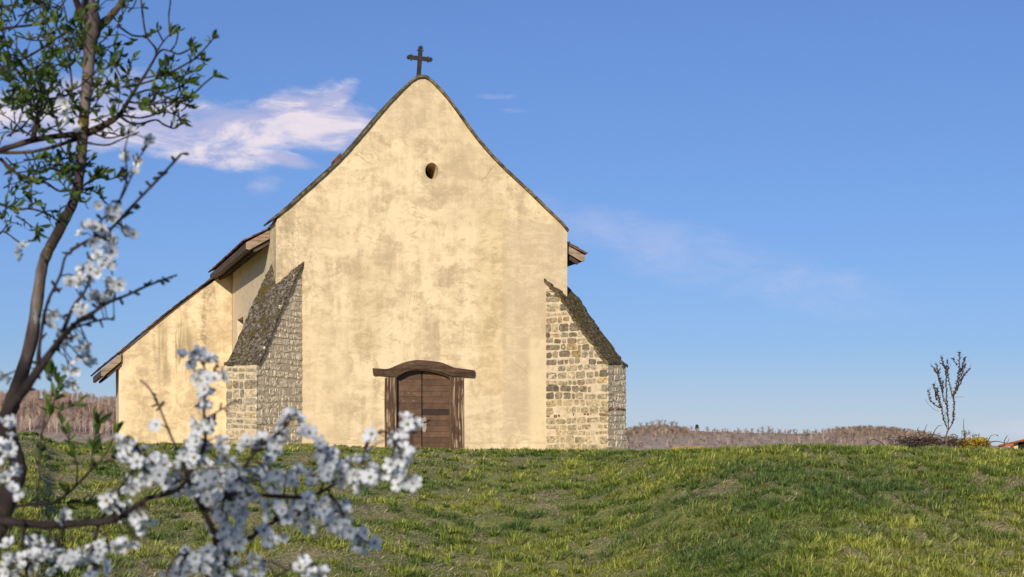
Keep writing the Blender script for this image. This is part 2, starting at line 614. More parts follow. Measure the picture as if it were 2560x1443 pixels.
    me.loops.add(n * 7); me.loops.foreach_set('vertex_index', loops.ravel())
    me.polygons.add(n * 2)
    st = (np.arange(n) * 7)[:, None] + np.array([[0, 4]])
    me.polygons.foreach_set('loop_start', st.ravel().astype(np.int32))
    me.update(calc_edges=True)
    # blade colours: deep green, yellow green, straw
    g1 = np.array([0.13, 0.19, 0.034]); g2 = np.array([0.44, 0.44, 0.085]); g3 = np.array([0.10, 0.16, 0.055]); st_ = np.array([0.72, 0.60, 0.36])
    mixv = np.clip(fbm(x, y, 0.7, 51, 2) * 1.6 - 0.4 + RNG.normal(0, 0.22, n) - 0.12 * np.clip((1280 + F * x / y - 1350) / 350, -1.4, 0.6), 0, 1)  # last term paints sunlit left yellower and shaded right mound greener
    mixv[n_base:n_t] = np.clip(mixv[n_base:n_t] + np.repeat(RNG.normal(0, 0.25, nt), per), 0, 1)
    mixv = mixv[:, None]
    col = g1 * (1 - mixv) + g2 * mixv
    mixv = np.where(is_t[:, None], mixv * 0.55, mixv)
    cool = (fbm(x, y, 0.5, 61, 2) > 0.56)[:, None]
    col = np.where(cool, col * 0.5 + g3 * 0.5, col)
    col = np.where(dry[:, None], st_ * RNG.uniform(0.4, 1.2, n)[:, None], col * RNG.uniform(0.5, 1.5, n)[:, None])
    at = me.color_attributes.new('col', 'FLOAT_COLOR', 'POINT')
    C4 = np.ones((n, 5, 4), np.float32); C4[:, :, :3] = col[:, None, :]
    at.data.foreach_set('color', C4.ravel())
    m, t, b = new_mat('grass_blade', 0.6, 0.25)
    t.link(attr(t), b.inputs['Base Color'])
    tr = t.n('ShaderNodeBsdfTranslucent'); t.link(attr(t), tr.inputs[0])
    mx = t.n('ShaderNodeMixShader'); mx.inputs[0].default_value = 0.35
    t.link(b.outputs[0], mx.inputs[1]); t.link(tr.outputs[0], mx.inputs[2])
    t.link(mx.outputs[0], t.t.nodes['Material Output'].inputs['Surface'])
    me.materials.append(m)
    o = bpy.data.objects.new('grass', me); COL.objects.link(o)
    tag(o, 'patchy spring grass with dry straw and green tufts covering the slope before the church', 'grass', kind='stuff')


make_grass()


# ------------------------------------------------------------------ church materials
def stucco(name, kind):
    m, t, b = new_mat(name, 0.93, 0.08)
    co = objco(t)
    sp = t.n('ShaderNodeSeparateXYZ'); t.link(co, sp.inputs[0])
    s, z = sp.outputs[0], sp.outputs[2]
    wv = t.n('ShaderNodeTexNoise'); t.link(co, wv.inputs['Vector'])
    wv.inputs['Scale'].default_value = 1.3; wv.inputs['Detail'].default_value = 6; wv.inputs['Roughness'].default_value = 0.65
    wsep = t.n('ShaderNodeSeparateColor'); t.link(wv.outputs['Color'], wsep.inputs[0])
    sw = t.math('ADD', s, t.math('MULTIPLY', t.math('SUBTRACT', wsep.outputs[0], 0.5), 0.5))
    zw = t.math('ADD', z, t.math('MULTIPLY', t.math('SUBTRACT', wsep.outputs[1], 0.5), 0.7))
    swf = t.math('ADD', s, t.math('MULTIPLY', t.math('SUBTRACT', wsep.outputs[0], 0.5), 0.14))
    big = t.noise(co, 0.55, 7, 0.68, 0.3)
    mid = t.noise(co, 1.9, 9, 0.70, 0.45)
    streak = t.noise(co, 1.0, 8, 0.62, 0.5, scl=(2.6, 1.0, 0.30))
    horiz = t.noise(co, 1.0, 8, 0.6, 0.8, scl=(0.55, 1.0, 2.1))
    fine = t.noise(co, 9.0, 8, 0.7, 0.5)
    grain = t.noise(co, 60.0, 4, 0.6)
    f = t.math('ADD', t.math('MULTIPLY', big, 0.18), t.math('MULTIPLY', mid, 0.38))
    f = t.math('ADD', f, t.math('MULTIPLY', streak, 0.28))
    f = t.math('ADD', f, t.math('MULTIPLY', horiz, 0.16))
    # trowelled patches: cells of slightly different render, warped and stretched
    wc = t.n('ShaderNodeVectorMath', operation='MULTIPLY_ADD')
    t.link(wv.outputs['Color'], wc.inputs[0]); wc.inputs[1].default_value = (0.9, 0.9, 0.9); t.link(co, wc.inputs[2])
    for vs_, amt_ in ((1.1, 0.075), (2.7, 0.06)):
        vor = t.n('ShaderNodeTexVoronoi'); t.link(wc.outputs[0], vor.inputs['Vector']); vor.inputs['Scale'].default_value = vs_
        vsep = t.n('ShaderNodeSeparateColor'); t.link(vor.outputs['Color'], vsep.inputs[0])
        f = t.math('ADD', f, t.math('MULTIPLY', t.math('SUBTRACT', vsep.outputs[0], 0.5), amt_))
    light, base, grey, dark = (0.81, 0.64, 0.40), (0.71, 0.55, 0.33), (0.60, 0.46, 0.28), (0.51, 0.39, 0.232)
    c = t.ramp(f, [(0.405, dark), (0.455, grey), (0.495, base), (0.545, light)])
    if kind == 'side': c = t.mix(0.75, c, (0.74, 0.59, 0.40))
    # trowelled edges: bright thin lines where patches meet
    edge = t.math('ABSOLUTE', t.math('SUBTRACT', mid, 0.5))
    c = t.mix(t.math('MULTIPLY', t.sstep(edge, 0.012, 0.0), 0.35), c, light)
    # fine brushed wisps of darker wash
    wisp = t.noise(co, 3.6, 9, 0.72, 0.9, scl=(0.75, 1.0, 1.7))
    wm = t.math('MULTIPLY', t.sstep(wisp, 0.535, 0.63), t.sstep(big, 0.40, 0.56))
    c = t.mix(t.math('MULTIPLY', wm, 0.62), c, (0.46, 0.345, 0.195))
    c = t.mix(t.math('MULTIPLY', t.sstep(wisp, 0.45, 0.38), 0.5), c, light)
    # small worn blotches
    bl = t.math('MULTIPLY', t.sstep(fine, 0.58, 0.70), t.sstep(mid, 0.54, 0.44))
    c = t.mix(t.math('MULTIPLY', bl, 0.6), c, (0.36, 0.27, 0.145))
    specks = t.sstep(t.noise(co, 26.0, 3, 0.5), 0.71, 0.76)
    c = t.mix(t.math('MULTIPLY', specks, 0.5), c, (0.22, 0.16, 0.09))
    if kind == 'facade':
        def patch(a, bpx, c_, d, col, amt, soft, cc, warp=None):
            p, q = L(a, d), L(bpx, c_)
            m_ = t.box(warp or sw, zw, p.x, q.x, p.z, q.z, soft)
            vary = t.math('ADD', 0.5, t.math('MULTIPLY', t.sstep(wisp, 0.40, 0.58), 0.5))
            return t.mix(t.math('MULTIPLY', t.math('MULTIPLY', m_, amt), vary), cc, col)
        greyer = (0.56, 0.43, 0.27)
        c = patch(1257, 1500, 560, 1090, greyer, 0.78, 0.04, c, swf)
        c = patch(1160, 1352, 960, 1105, (0.53, 0.41, 0.26), 0.40, 0.16, c)
        c = patch(1325, 1380, 840, 1200, (0.84, 0.67, 0.41), 0.6, 0.12, c)
        c = patch(775, 870, 520, 620, (0.58, 0.44, 0.26), 0.45, 0.10, c)
        c = patch(700, 872, 800, 1120, (0.64, 0.49, 0.30), 0.45, 0.04, c, swf)
        c = patch(1105, 1256, 300, 560, (0.58, 0.44, 0.265), 0.45, 0.25, c)
        c = patch(960, 1090, 185, 330, (0.56, 0.435, 0.275), 0.6, 0.3, c)
        c = patch(876, 960, 640, 880, (0.46, 0.34, 0.175), 0.40, 0.22, c)
        c = patch(1195, 1262, 520, 980, (0.52, 0.37, 0.16), 0.35, 0.10, c)
        # crack lines in the plaster
        for (a, bb, w) in (((885, 383), (930, 412), 0.012), ((1240, 408), (1205, 452), 0.011), ((1034, 690), (1016, 800), 0.005), ((1320, 935), (1285, 905), 0.006)):
            p, q = L(*a), L(*bb)
            dx, dz = q.x - p.x, q.z - p.z
            ln = math.hypot(dx, dz)
            jit = t.math('MULTIPLY', t.math('SUBTRACT', t.noise(co, 5.0, 5, 0.7), 0.5), 0.16)
            u_ = t.math('ADD', t.math('MULTIPLY', t.math('SUBTRACT', s, p.x), dx / ln), t.math('MULTIPLY', t.math('SUBTRACT', z, p.z), dz / ln))
            v_ = t.math('ADD', t.math('SUBTRACT', t.math('MULTIPLY', t.math('SUBTRACT', s, p.x), dz / ln), t.math('MULTIPLY', t.math('SUBTRACT', z, p.z), dx / ln)), jit)
            m_ = t.math('MULTIPLY', t.sstep(t.math('ABSOLUTE', v_), w * 1.6, w * 0.4), t.math('MULTIPLY', t.sstep(u_, -0.02, 0.05), t.sstep(u_, ln + 0.02, ln - 0.05)))
            c = t.mix(t.math('MULTIPLY', m_, 0.5), c, (0.24, 0.17, 0.10))
        # greenish grime on the upper left shoulder
        p, q = L(690, 760), L(760, 520)
        g = t.math('MULTIPLY', t.box(sw, zw, p.x - 0.3, q.x + 0.3, p.z, q.z, 0.5), t.sstep(fine, 0.42, 0.66))
        c = t.mix(t.math('MULTIPLY', g, 0.55), c, (0.30, 0.235, 0.13))
        # line of the plinth
        pz = L(1250, 1108).z
        line = t.sstep(t.math('ABSOLUTE', t.math('SUBTRACT', z, pz)), 0.014, 0.004)
        c = t.mix(t.math('MULTIPLY', line, 0.45), c, (0.36, 0.27, 0.16))
    elif kind == 'annex':
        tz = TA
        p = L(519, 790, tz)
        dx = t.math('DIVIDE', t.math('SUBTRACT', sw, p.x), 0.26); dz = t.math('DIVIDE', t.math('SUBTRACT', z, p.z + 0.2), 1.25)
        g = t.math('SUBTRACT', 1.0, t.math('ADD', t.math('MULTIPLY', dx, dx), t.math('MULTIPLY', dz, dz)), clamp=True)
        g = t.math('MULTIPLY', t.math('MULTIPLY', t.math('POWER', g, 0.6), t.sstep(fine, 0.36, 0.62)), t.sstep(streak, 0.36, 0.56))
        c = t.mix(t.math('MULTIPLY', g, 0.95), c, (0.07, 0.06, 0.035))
        p = L(440, 870, tz)
        dx = t.math('DIVIDE', t.math('SUBTRACT', sw, p.x), 0.9); dz = t.math('DIVIDE', t.math('SUBTRACT', zw, p.z), 1.3)
        g = t.math('SUBTRACT', 1.0, t.math('ADD', t.math('MULTIPLY', dx, dx), t.math('MULTIPLY', dz, dz)), clamp=True)
        sk = t.noise(co, 1.0, 8, 0.7, 0.6, scl=(5.0, 1, 0.45))
        c = t.mix(t.math('MULTIPLY', t.math('MULTIPLY', g, t.sstep(sk, 0.42, 0.6)), 0.75), c, (0.25, 0.19, 0.10))
    t.link(c, b.inputs['Base Color'])
    h = t.math('ADD', t.math('MULTIPLY', fine, 0.5), t.math('MULTIPLY', grain, 0.25))
    h = t.math('ADD', h, t.math('MULTIPLY', mid, 1.4))
    bump(t, b, h, 0.55, 0.022)
    return m


def wood(name, c1, c2, c3, axis='z', flake=0.0):
    m, t, b = new_mat(name, 0.75, 0.25)
    co = objco(t)
    scl = {'x': (0.6, 14, 14), 'y': (14, 0.6, 14), 'z': (14, 14, 0.6)}[axis]
    g = t.noise(co, 1.6, 8, 0.68, 0.5, scl=scl)
    n = t.noise(co, 2.5, 6, 0.6)
    f = t.math('ADD', t.math('MULTIPLY', g, 0.7), t.math('MULTIPLY', n, 0.3))
    c = t.ramp(f, [(0.38, c1), (0.52, c2), (0.68, c3)])
    if flake:
        fl = t.math('MULTIPLY', t.sstep(g, 0.52, 0.57), t.sstep(n, 0.66 - flake, 0.78 - flake))
        c = t.mix(fl, c, (0.40, 0.30, 0.19))
    t.link(c, b.inputs['Base Color'])
    bump(t, b, g, 0.8, 0.018)
    return m


M_WOOD_POST = wood('weathered_post_wood', (0.045, 0.024, 0.013), (0.115, 0.062, 0.034), (0.19, 0.11, 0.06), 'z', 0.28)
M_WOOD_LINTEL = wood('weathered_lintel_wood', (0.03, 0.016, 0.010), (0.092, 0.051, 0.029), (0.17, 0.105, 0.06), 'x', 0.02)
M_WOOD_DOOR = attr_mat('door_plank', 0.55, 0.35, 5.0, 0.25, 0.004)
M_EAVE = wood('brown_eave_board', (0.065, 0.042, 0.03), (0.115, 0.073, 0.052), (0.16, 0.105, 0.075), 'y')
M_EAVE_DARK = wood('dark_rafter', (0.045, 0.032, 0.024), (0.085, 0.058, 0.042), (0.13, 0.09, 0.065), 'x')
M_BARGE = wood('pale_barge_wood', (0.16, 0.10, 0.06), (0.36, 0.25, 0.165), (0.46, 0.34, 0.235), 'x')
M_TILE = attr_mat('clay_roof_tile', 0.8, 0.2, 9.0, 0.4, 0.006)
M_COPE = simple_mat('mossy_coping', (0.05, 0.042, 0.022), (0.23, 0.18, 0.10), 7.0, 0.95, 0.05, 0.02)
M_IRON = simple_mat('dark_iron', (0.012, 0.009, 0.008), (0.035, 0.024, 0.02), 8.0, 0.6, 0.4)
M_STEEL = simple_mat('worn_metal_plate', (0.22, 0.18, 0.14), (0.45, 0.38, 0.30), 30.0, 0.5, 0.5)
M_DARK = simple_mat('dark_interior', (0.012, 0.009, 0.007), (0.03, 0.022, 0.016), 6.0)
M_STONE = attr_mat('rubble_stone', 0.95, 0.08, 11.0, 0.5, 0.018)
M_MORTAR = simple_mat('lime_mortar', (0.50, 0.395, 0.25), (0.68, 0.55, 0.37), 9.0, 0.95, 0.05, 0.02)


def moss_mat(name, lichen, olive):
    m, t, b = new_mat(name, 0.95, 0.06)
    co = objco(t)
    n1 = t.noise(co, 3.0, 8, 0.7, 0.8); n2 = t.noise(co, 13.0, 8, 0.75, 1.0); n3 = t.noise(co, 1.2, 4, 0.6)
    c = t.ramp(n2, [(0.36, (0.018, 0.013, 0.008)), (0.47, (0.085, 0.066, 0.045)), (0.56, lichen), (0.70, (0.52, 0.45, 0.36))])
    c = t.mix(t.math('MULTIPLY', t.sstep(n1, 0.46, 0.60), t.sstep(n3, 0.36, 0.56)), c, olive)
    t.link(c, b.inputs['Base Color'])
    bump(t, b, t.math('ADD', n2, n1), 1.0, 0.05)
    return m


M_MOSS_LICHEN = moss_mat('lichen_grey_cap', (0.27, 0.225, 0.17), (0.12, 0.09, 0.025))
M_MOSS_OLIVE = moss_mat('olive_moss_cap', (0.24, 0.18, 0.09), (0.14, 0.10, 0.024))

# ------------------------------------------------------------------ church geometry (church coordinates: s right, t inwards, z up)
T_WALL = 1.1
GABLE = [(690, 556), (705, 532), (760, 484), (830, 421), (880, 369), (925, 316), (975, 258), (1012, 219), (1036, 199), (1051, 194), (1066, 197),
         (1091, 219), (1124, 257), (1165, 314), (1205, 366), (1255, 420), (1315, 476), (1365, 525), (1400, 558), (1417, 577)]
gab = [L(*p) for p in GABLE]
s_l, s_r = L(690, 600).x, L(1418, 600).x
gab[0].x = s_l; gab[-1].x = s_r


def smooth2(pts, n=4):
    out = []
    P = [Vector(p) for p in pts]
    for i in range(len(P) - 1):
        a, b, c, d = P[max(i - 1, 0)], P[i], P[i + 1], P[min(i + 2, len(P) - 1)]
        for k in range(n):
            u = k / n
            out.append(0.5 * ((2 * b) + (c - a) * u + (2 * a - 5 * b + 4 * c - d) * u * u + (3 * b - 3 * c + d - a) * u ** 3))
    out.append(P[-1])
    return out


gab_s = smooth2(gab, 4)
TA_px = 580
# depth of the lean-to front: where the nave side wall reaches column 580
d_ = ray_l(TA_px); TA = (s_l - CAM_L[0]) / d_[0] * d_[1] + CAM_L[1]
M_PLASTER = stucco('aged_cream_plaster', 'facade')
M_PLASTER_SIDE = stucco('cream_side_plaster', 'side')
M_PLASTER_ANNEX = stucco('stained_cream_plaster', 'annex')

# door opening
ARCH = [(990, 944), (1000, 938), (1012, 932), (1026, 928), (1041, 926), (1058, 926), (1075, 928), (1092, 931), (1108, 936), (1120, 941), (1127, 945)]
arch = [L(*p) for p in ARCH]
door_hole = [(arch[0].x, -0.6)] + [(p.x, p.z) for p in arch] + [(arch[-1].x, -0.6)]
oc = L(1079.5, 427.5)
ow, oh = (L(1096, 427).x - L(1063, 427).x) / 2, (L(1079, 407).z - L(1079, 448).z) / 2
oculus = [(oc.x + ow * math.cos(a), oc.z + oh * math.sin(a)) for a in np.linspace(0, 2 * math.pi, 40, endpoint=False)]
outline = [(s_l, -1.5)] + [(p.x, p.z) for p in gab_s] + [(s_r, -1.5)]
plate('facade_wall', outline, [door_hole, oculus], lambda u, v, w: (u, w, v), T_WALL, M_PLASTER, church)
# dark sheets in place of the unlit space behind oculus and doorway
mb = MB()
mb.box((oc.x - 0.6, T_WALL + 0.02, oc.z - 0.6), (1.2, 0, 0), (0, 0.05, 0), (0, 0, 1.2))
mb.build('oculus_dark_sheet', M_DARK, church)
mb = MB()
mb.box((arch[0].x - 0.3, T_WALL + 0.02, -1.2), (arch[-1].x - arch[0].x + 0.6, 0, 0), (0, 0.05, 0), (0, 0, 3.9))
mb.build('doorway_dark_sheet', M_DARK, church)

# coping of the gable: sloping slabs laid end to end
COPE = [(672, 548), (700, 523), (760, 471), (830, 409), (872, 367), (920, 311), (970, 252), (1010, 212), (1033, 192), (1050, 184.5), (1068, 188),
        (1096, 211), (1130, 250), (1170, 305), (1211, 358), (1261, 412), (1321, 468), (1371, 517), (1406, 552), (1423, 573)]
cope = smooth2([L(*p) for p in COPE], 5)
inner = smooth2([L(px, py) for px, py in [(676, 552)] + GABLE[1:-1] + [(1418, 580)]], 5)
mb = MB()
for i in range(len(cope) - 1):
    a, b_ = cope[i].lerp(inner[i], 0.42), cope[i + 1].lerp(inner[i + 1], 0.42)
    j = [random.uniform(-0.006, 0.006) for _ in range(2)]
    ia, ib = inner[i], inner[i + 1]
    oa = -0.09 + random.uniform(-0.008, 0.008)
    poly = [(ia.x, 0, ia.z - 0.01), (a.x, 0, a.z + j[0]), (b_.x, 0, b_.z + j[0]), (ib.x, 0, ib.z - 0.01)]
    mb.prism([(p[0], oa, p[2]) for p in poly], (0, T_WALL + 0.16, 0))
mb.build('gable_coping', M_COPE, church, recalc=True)

# side walls and back of the nave
NAVE_LEN = 19.0
EAVE_Z_L = L(676, 612, 1.1).z
wl = [(T_WALL, -1.5), (NAVE_LEN, -1.5), (NAVE_LEN, EAVE_Z_L + 0.05), (T_WALL, EAVE_Z_L + 0.05)]
wa, wla = LV(592, 800, (s_l, 0), (0, 1)); wb, wlb = LV(607.5, 829, (s_l, 0), (0, 1))
wz0, wz1 = wb.z - 0.35, wa.z
wt0, wt1 = wlb, wla
slit = [(wt0, wz0), (wt1, wz0), (wt1, wz1), (wt0, wz1)]
plate('nave_side_wall', wl, [slit], lambda u, v, w: (s_l + 0.01 + w, u, v), 0.6, M_PLASTER_SIDE, church)
EAVE_Z_R = L(1420, 640, 1.1).z
plate('nave_side_wall', [(T_WALL, -1.5), (NAVE_LEN, -1.5), (NAVE_LEN, EAVE_Z_R + 0.25), (T_WALL, EAVE_Z_R + 0.25)], [],
      lambda u, v, w: (s_r - 0.02 - w, u, v), 0.6, M_PLASTER_SIDE, church)
plate('rear_wall', [(s_l + 0.62, -1.5), (s_r - 0.63, -1.5)] + [(max(s_l + 0.62, min(s_r - 0.63, p.x)), p.z - 0.35) for p in gab_s[::-1]], [],
      lambda u, v, w: (u, NAVE_LEN - 0.6 + w, v), 0.6, M_PLASTER_SIDE, church)
win = MB()
win.box((s_l + 0.22, wt0 - 0.02, wz0 - 0.02), (0.05, 0, 0), (0, wt1 - wt0 + 0.04, 0), (0, 0, wz1 - wz0 + 0.04))
win_o = win.build('slit_window', M_DARK, church)

# nave roof: the gable line a little lowered, flattened towards the eaves, swept back
zL = L(612, 601, 1.15); zR = L(1466, 634, 1.15)
zLw = L(676, 570, 1.15); zRw = L(1421, 606, 1.15)
prof = [Vector((zL.x, 0, zL.z)), Vector((zLw.x, 0, zLw.z))]
for p in gab_s[5:-5]:
    prof.append(Vector((p.x, 0, p.z - 0.38)))
prof += [Vector((zRw.x, 0, zRw.z)), Vector((zR.x, 0, zR.z))]


def tile_courses(mb, prof, t0, t1, step=0.28, lift=0.035, col=((0.17, 0.068, 0.040), (0.11, 0.058, 0.040), (0.22, 0.09, 0.05), (0.085, 0.055, 0.04)), tw=0.0):
    """overlapping tile rows following a profile from eave to ridge (prof: points, eave first)"""
    d = [0.0]
    for a, b in zip(prof, prof[1:]): d.append(d[-1] + (b - a).length)
    tot = d[-1]

    def at(q):
        q = max(0, min(tot - 1e-6, q))
        for i in range(len(d) - 1):
            if q <= d[i + 1]:
                return prof[i].lerp(prof[i + 1], (q - d[i]) / max(1e-9, d[i + 1] - d[i]))
        return prof[-1]
    n = int(tot / step)
    for i in range(n + 1):
        a, b = at(i * step), at(min(tot, (i + 1.35) * step))
        if (b - a).length < 0.02: continue
        dv = (b - a).normalized()
        nv = Vector((-dv.z, 0, dv.x))
        if nv.z < 0: nv = -nv
        tt = t0
        while tt < t1 - 1e-6:
            w = (tw if tw else (t1 - t0))
            w = min(w, t1 - tt)
            off = random.uniform(-0.012, 0.012)
            c = random.choice(col)
            th = lift * random.uniform(0.75, 1.2)
            p = a + nv * (lift * 0.9) - dv * (0.03 + off)
            q = b + nv * 0.005
            mb.prism([(p.x, tt, p.z), (q.x, tt, q.z), (q.x - nv.x * 0.02, tt, q.z - nv.z * 0.02), (p.x - nv.x * th, tt, p.z - nv.z * th)], (0, w * 0.97, 0), c)
            tt += w


pk = max(range(len(prof)), key=lambda i: prof[i].z)
mb = MB()
tile_courses(mb, prof[:2], 1.13, TA + 0.5, 0.30, 0.04, tw=0.36)
tile_courses(mb, prof[1:pk + 1], 1.13, NAVE_LEN + 0.3, 0.30, 0.04, tw=0.36)
tile_courses(mb, prof[pk:][::-1], 1.13, NAVE_LEN + 0.3, 0.30, 0.04, tw=0.36)
# ridge of tiles that peeps over the coping half-way up the left slope
a, b_ = L(836, 401, 1.2), L(853, 383, 1.2)
mb.prism([(a.x, 1.2, a.z - 0.05), (a.x, 1.2, a.z + 0.02), (b_.x, 1.2, b_.z + 0.02), (b_.x, 1.2, b_.z - 0.1)], (0, 0.5, 0), (0.20, 0.06, 0.035))
roof = mb.build('nave_roof', M_TILE, church, recalc=True)
# close the underside of the roof
mb = MB()
lo = [p - Vector((0, 0, 0.12)) for p in prof[1:-1]]
for a, b_ in zip(lo, lo[1:]):
    mb.add([(a.x, T_WALL + 0.01, a.z), (b_.x, T_WALL + 0.01, b_.z), (b_.x, NAVE_LEN + 0.2, b_.z), (a.x, NAVE_LEN + 0.2, a.z)], [(0, 1, 2, 3)])
mb.build('roof_lining', M_EAVE_DARK, roof)


def eave(side, top_in, top_out, t0, t1, h_board, rafter_in, rafter_out, parent, step=0.55, rafters=True):
    """boxed eave: board sloping from wall to lip with a pale sawn end, and rafter tails under it"""
    mb = MB()
    A, B = Vector((top_in[0], t0, top_in[1])), Vector((top_out[0], t0, top_out[1]))
    low = Vector((0, 0, -h_board))
    inset = (A - B) * 0.30
    mb.prism([A, B, B + low * 0.75, B + low * 1.05 + inset * 0.45, A + low], (0, t1 - t0, 0))
    mb.build('eave_board', M_EAVE, parent, recalc=True)
    mb = MB()
    mb.prism([A, B + inset * 0.02, B + low * 0.73 + inset * 0.02, B + low * 1.03 + inset * 0.47, A + low * 0.98], (0, -0.035, 0))
    mb.build('barge_end', M_BARGE, parent, recalc=True)
    if rafters:
        t = t0 + 0.06
        while t < t1 - 0.1:
            mb = MB()
            C, D = Vector((rafter_in[0], t, rafter_in[1])), Vector((rafter_out[0], t, rafter_out[1]))
            hh = Vector((0, 0, -(h_board * 0.62)))
            mb.prism([C, D, D + hh * 0.55, D + hh * 0.85 + (C - D) * 0.2, C + hh], (0, 0.16, 0))
            mb.build('rafter_tail', M_EAVE_DARK, parent, recalc=True)
            t += step


# left eave of the nave (cut off where it meets the lean-to roof)
eb = 0.24
T_EL = TA + 0.5
eave(-1, (s_l, zLw.z - 0.06), (zL.x + 0.03, zL.z - 0.06), T_WALL + 0.07, T_EL, eb,
     (s_l + 0.01, zLw.z - 0.06 - eb * 0.92), (zL.x + 0.25, zL.z - 0.06 - eb * 0.62), roof, 0.62)
reo, rei = L(1466, 634, 0.25), L(1421, 606, 0.25)
eave(1, (s_r + 0.004, rei.z - 0.04), (reo.x - 0.04, reo.z - 0.05), 0.30, NAVE_LEN, 0.22,
     (s_r + 0.004, rei.z - 0.25), (reo.x - 0.20, reo.z - 0.22), roof, 1.2)
mb = MB()
tile_courses(mb, [Vector((reo.x, 0, reo.z)), Vector((s_r + 0.006, 0, rei.z))], 0.27, 1.15, 0.30, 0.04, tw=0.29)
mb.build('eave_tiles', M_TILE, roof, recalc=True)

# ------------------------------------------------------------------ lean-to on the left
annex = MB()
TL = 6.0
a_top = [L(300, 884, TA), L(350, 843, TA), L(400, 800, TA), L(450, 762, TA), L(500, 724, TA), L(545, 696, TA), L(580, 668, TA)]
a_bl, a_br = L(297, 1200, TA), L(580, 1200, TA)
front = [(a_bl.x, -1.6)] + [(p.x, p.z) for p in a_top] + [(s_l - 0.005, a_top[-1].z), (s_l - 0.005, -1.6)]
plate('lean_to_wall', front, [], lambda u, v, w: (u, TA + w, v), 0.45, M_PLASTER_ANNEX, church)
back_l = L(289.5, 900, TA + TL)
mb = MB()
f0 = (a_bl.x + 0.002, TA + 0.03); f1 = (back_l.x, TA + TL)
mb.prism([(f0[0], f0[1], -1.6), (f0[0], f0[1], a_top[0].z - 0.02), (f1[0], f1[1], a_top[0].z - 0.02), (f1[0], f1[1], -1.6)], (0.4, 0, 0))
mb.prism([(f1[0] + 0.4, TA + TL, -1.6), (s_l - 0.01, TA + TL, -1.6), (s_l - 0.01, TA + TL, a_top[-1].z - 0.05), (f1[0] + 0.4, TA + TL, a_top[0].z)], (0, -0.4, 0))
mb.build('lean_to_wall', M_PLASTER_SIDE, church, recalc=True)
# its roof
e_in, e_out = L(300, 880, TA - 0.12), L(250, 921, TA - 0.12)
aprof = [Vector((e_out.x, 0, e_out.z)), Vector((e_in.x, 0, e_in.z))] + [Vector((L(px, py, TA - 0.12).x, 0, L(px, py, TA - 0.12).z)) for px, py in
         [(350, 838), (400, 796), (450, 757), (500, 719), (530, 697), (575, 662)]]
mb = MB()
tile_courses(mb, aprof, TA - 0.14, TA + TL + 0.3, 0.26, 0.045,
             ((0.13, 0.06, 0.035), (0.07, 0.045, 0.03), (0.24, 0.085, 0.04), (0.05, 0.036, 0.026), (0.10, 0.07, 0.045)), 0.34)
aroof = mb.build('lean_to_roof', M_TILE, church, recalc=True)
eave(-1, (e_in.x + 0.03, e_in.z - 0.05), (e_out.x + 0.03, e_out.z - 0.05), TA - 0.10, TA + TL, 0.26,
     (e_in.x + 0.05, e_in.z - 0.28), (e_out.x + 0.22, e_out.z - 0.20), aroof, 0.8)
mb = MB()
for a, b_ in zip(aprof[1:], aprof[2:]):
    mb.add([(a.x, TA - 0.08, a.z - 0.03), (b_.x, TA - 0.08, b_.z - 0.03), (b_.x, TA + TL, b_.z - 0.03), (a.x, TA + TL, a.z - 0.03)], [(0, 1, 2, 3)])
mb.build('roof_lining', M_EAVE_DARK, aroof)

# ------------------------------------------------------------------ diagonal stone buttresses
STONES = [(0.32, 0.255, 0.16), (0.26, 0.205, 0.13), (0.37, 0.295, 0.185), (0.22, 0.175, 0.115), (0.40, 0.315, 0.19), (0.30, 0.245, 0.165), (0.37, 0.27, 0.13), (0.18, 0.145, 0.10)]


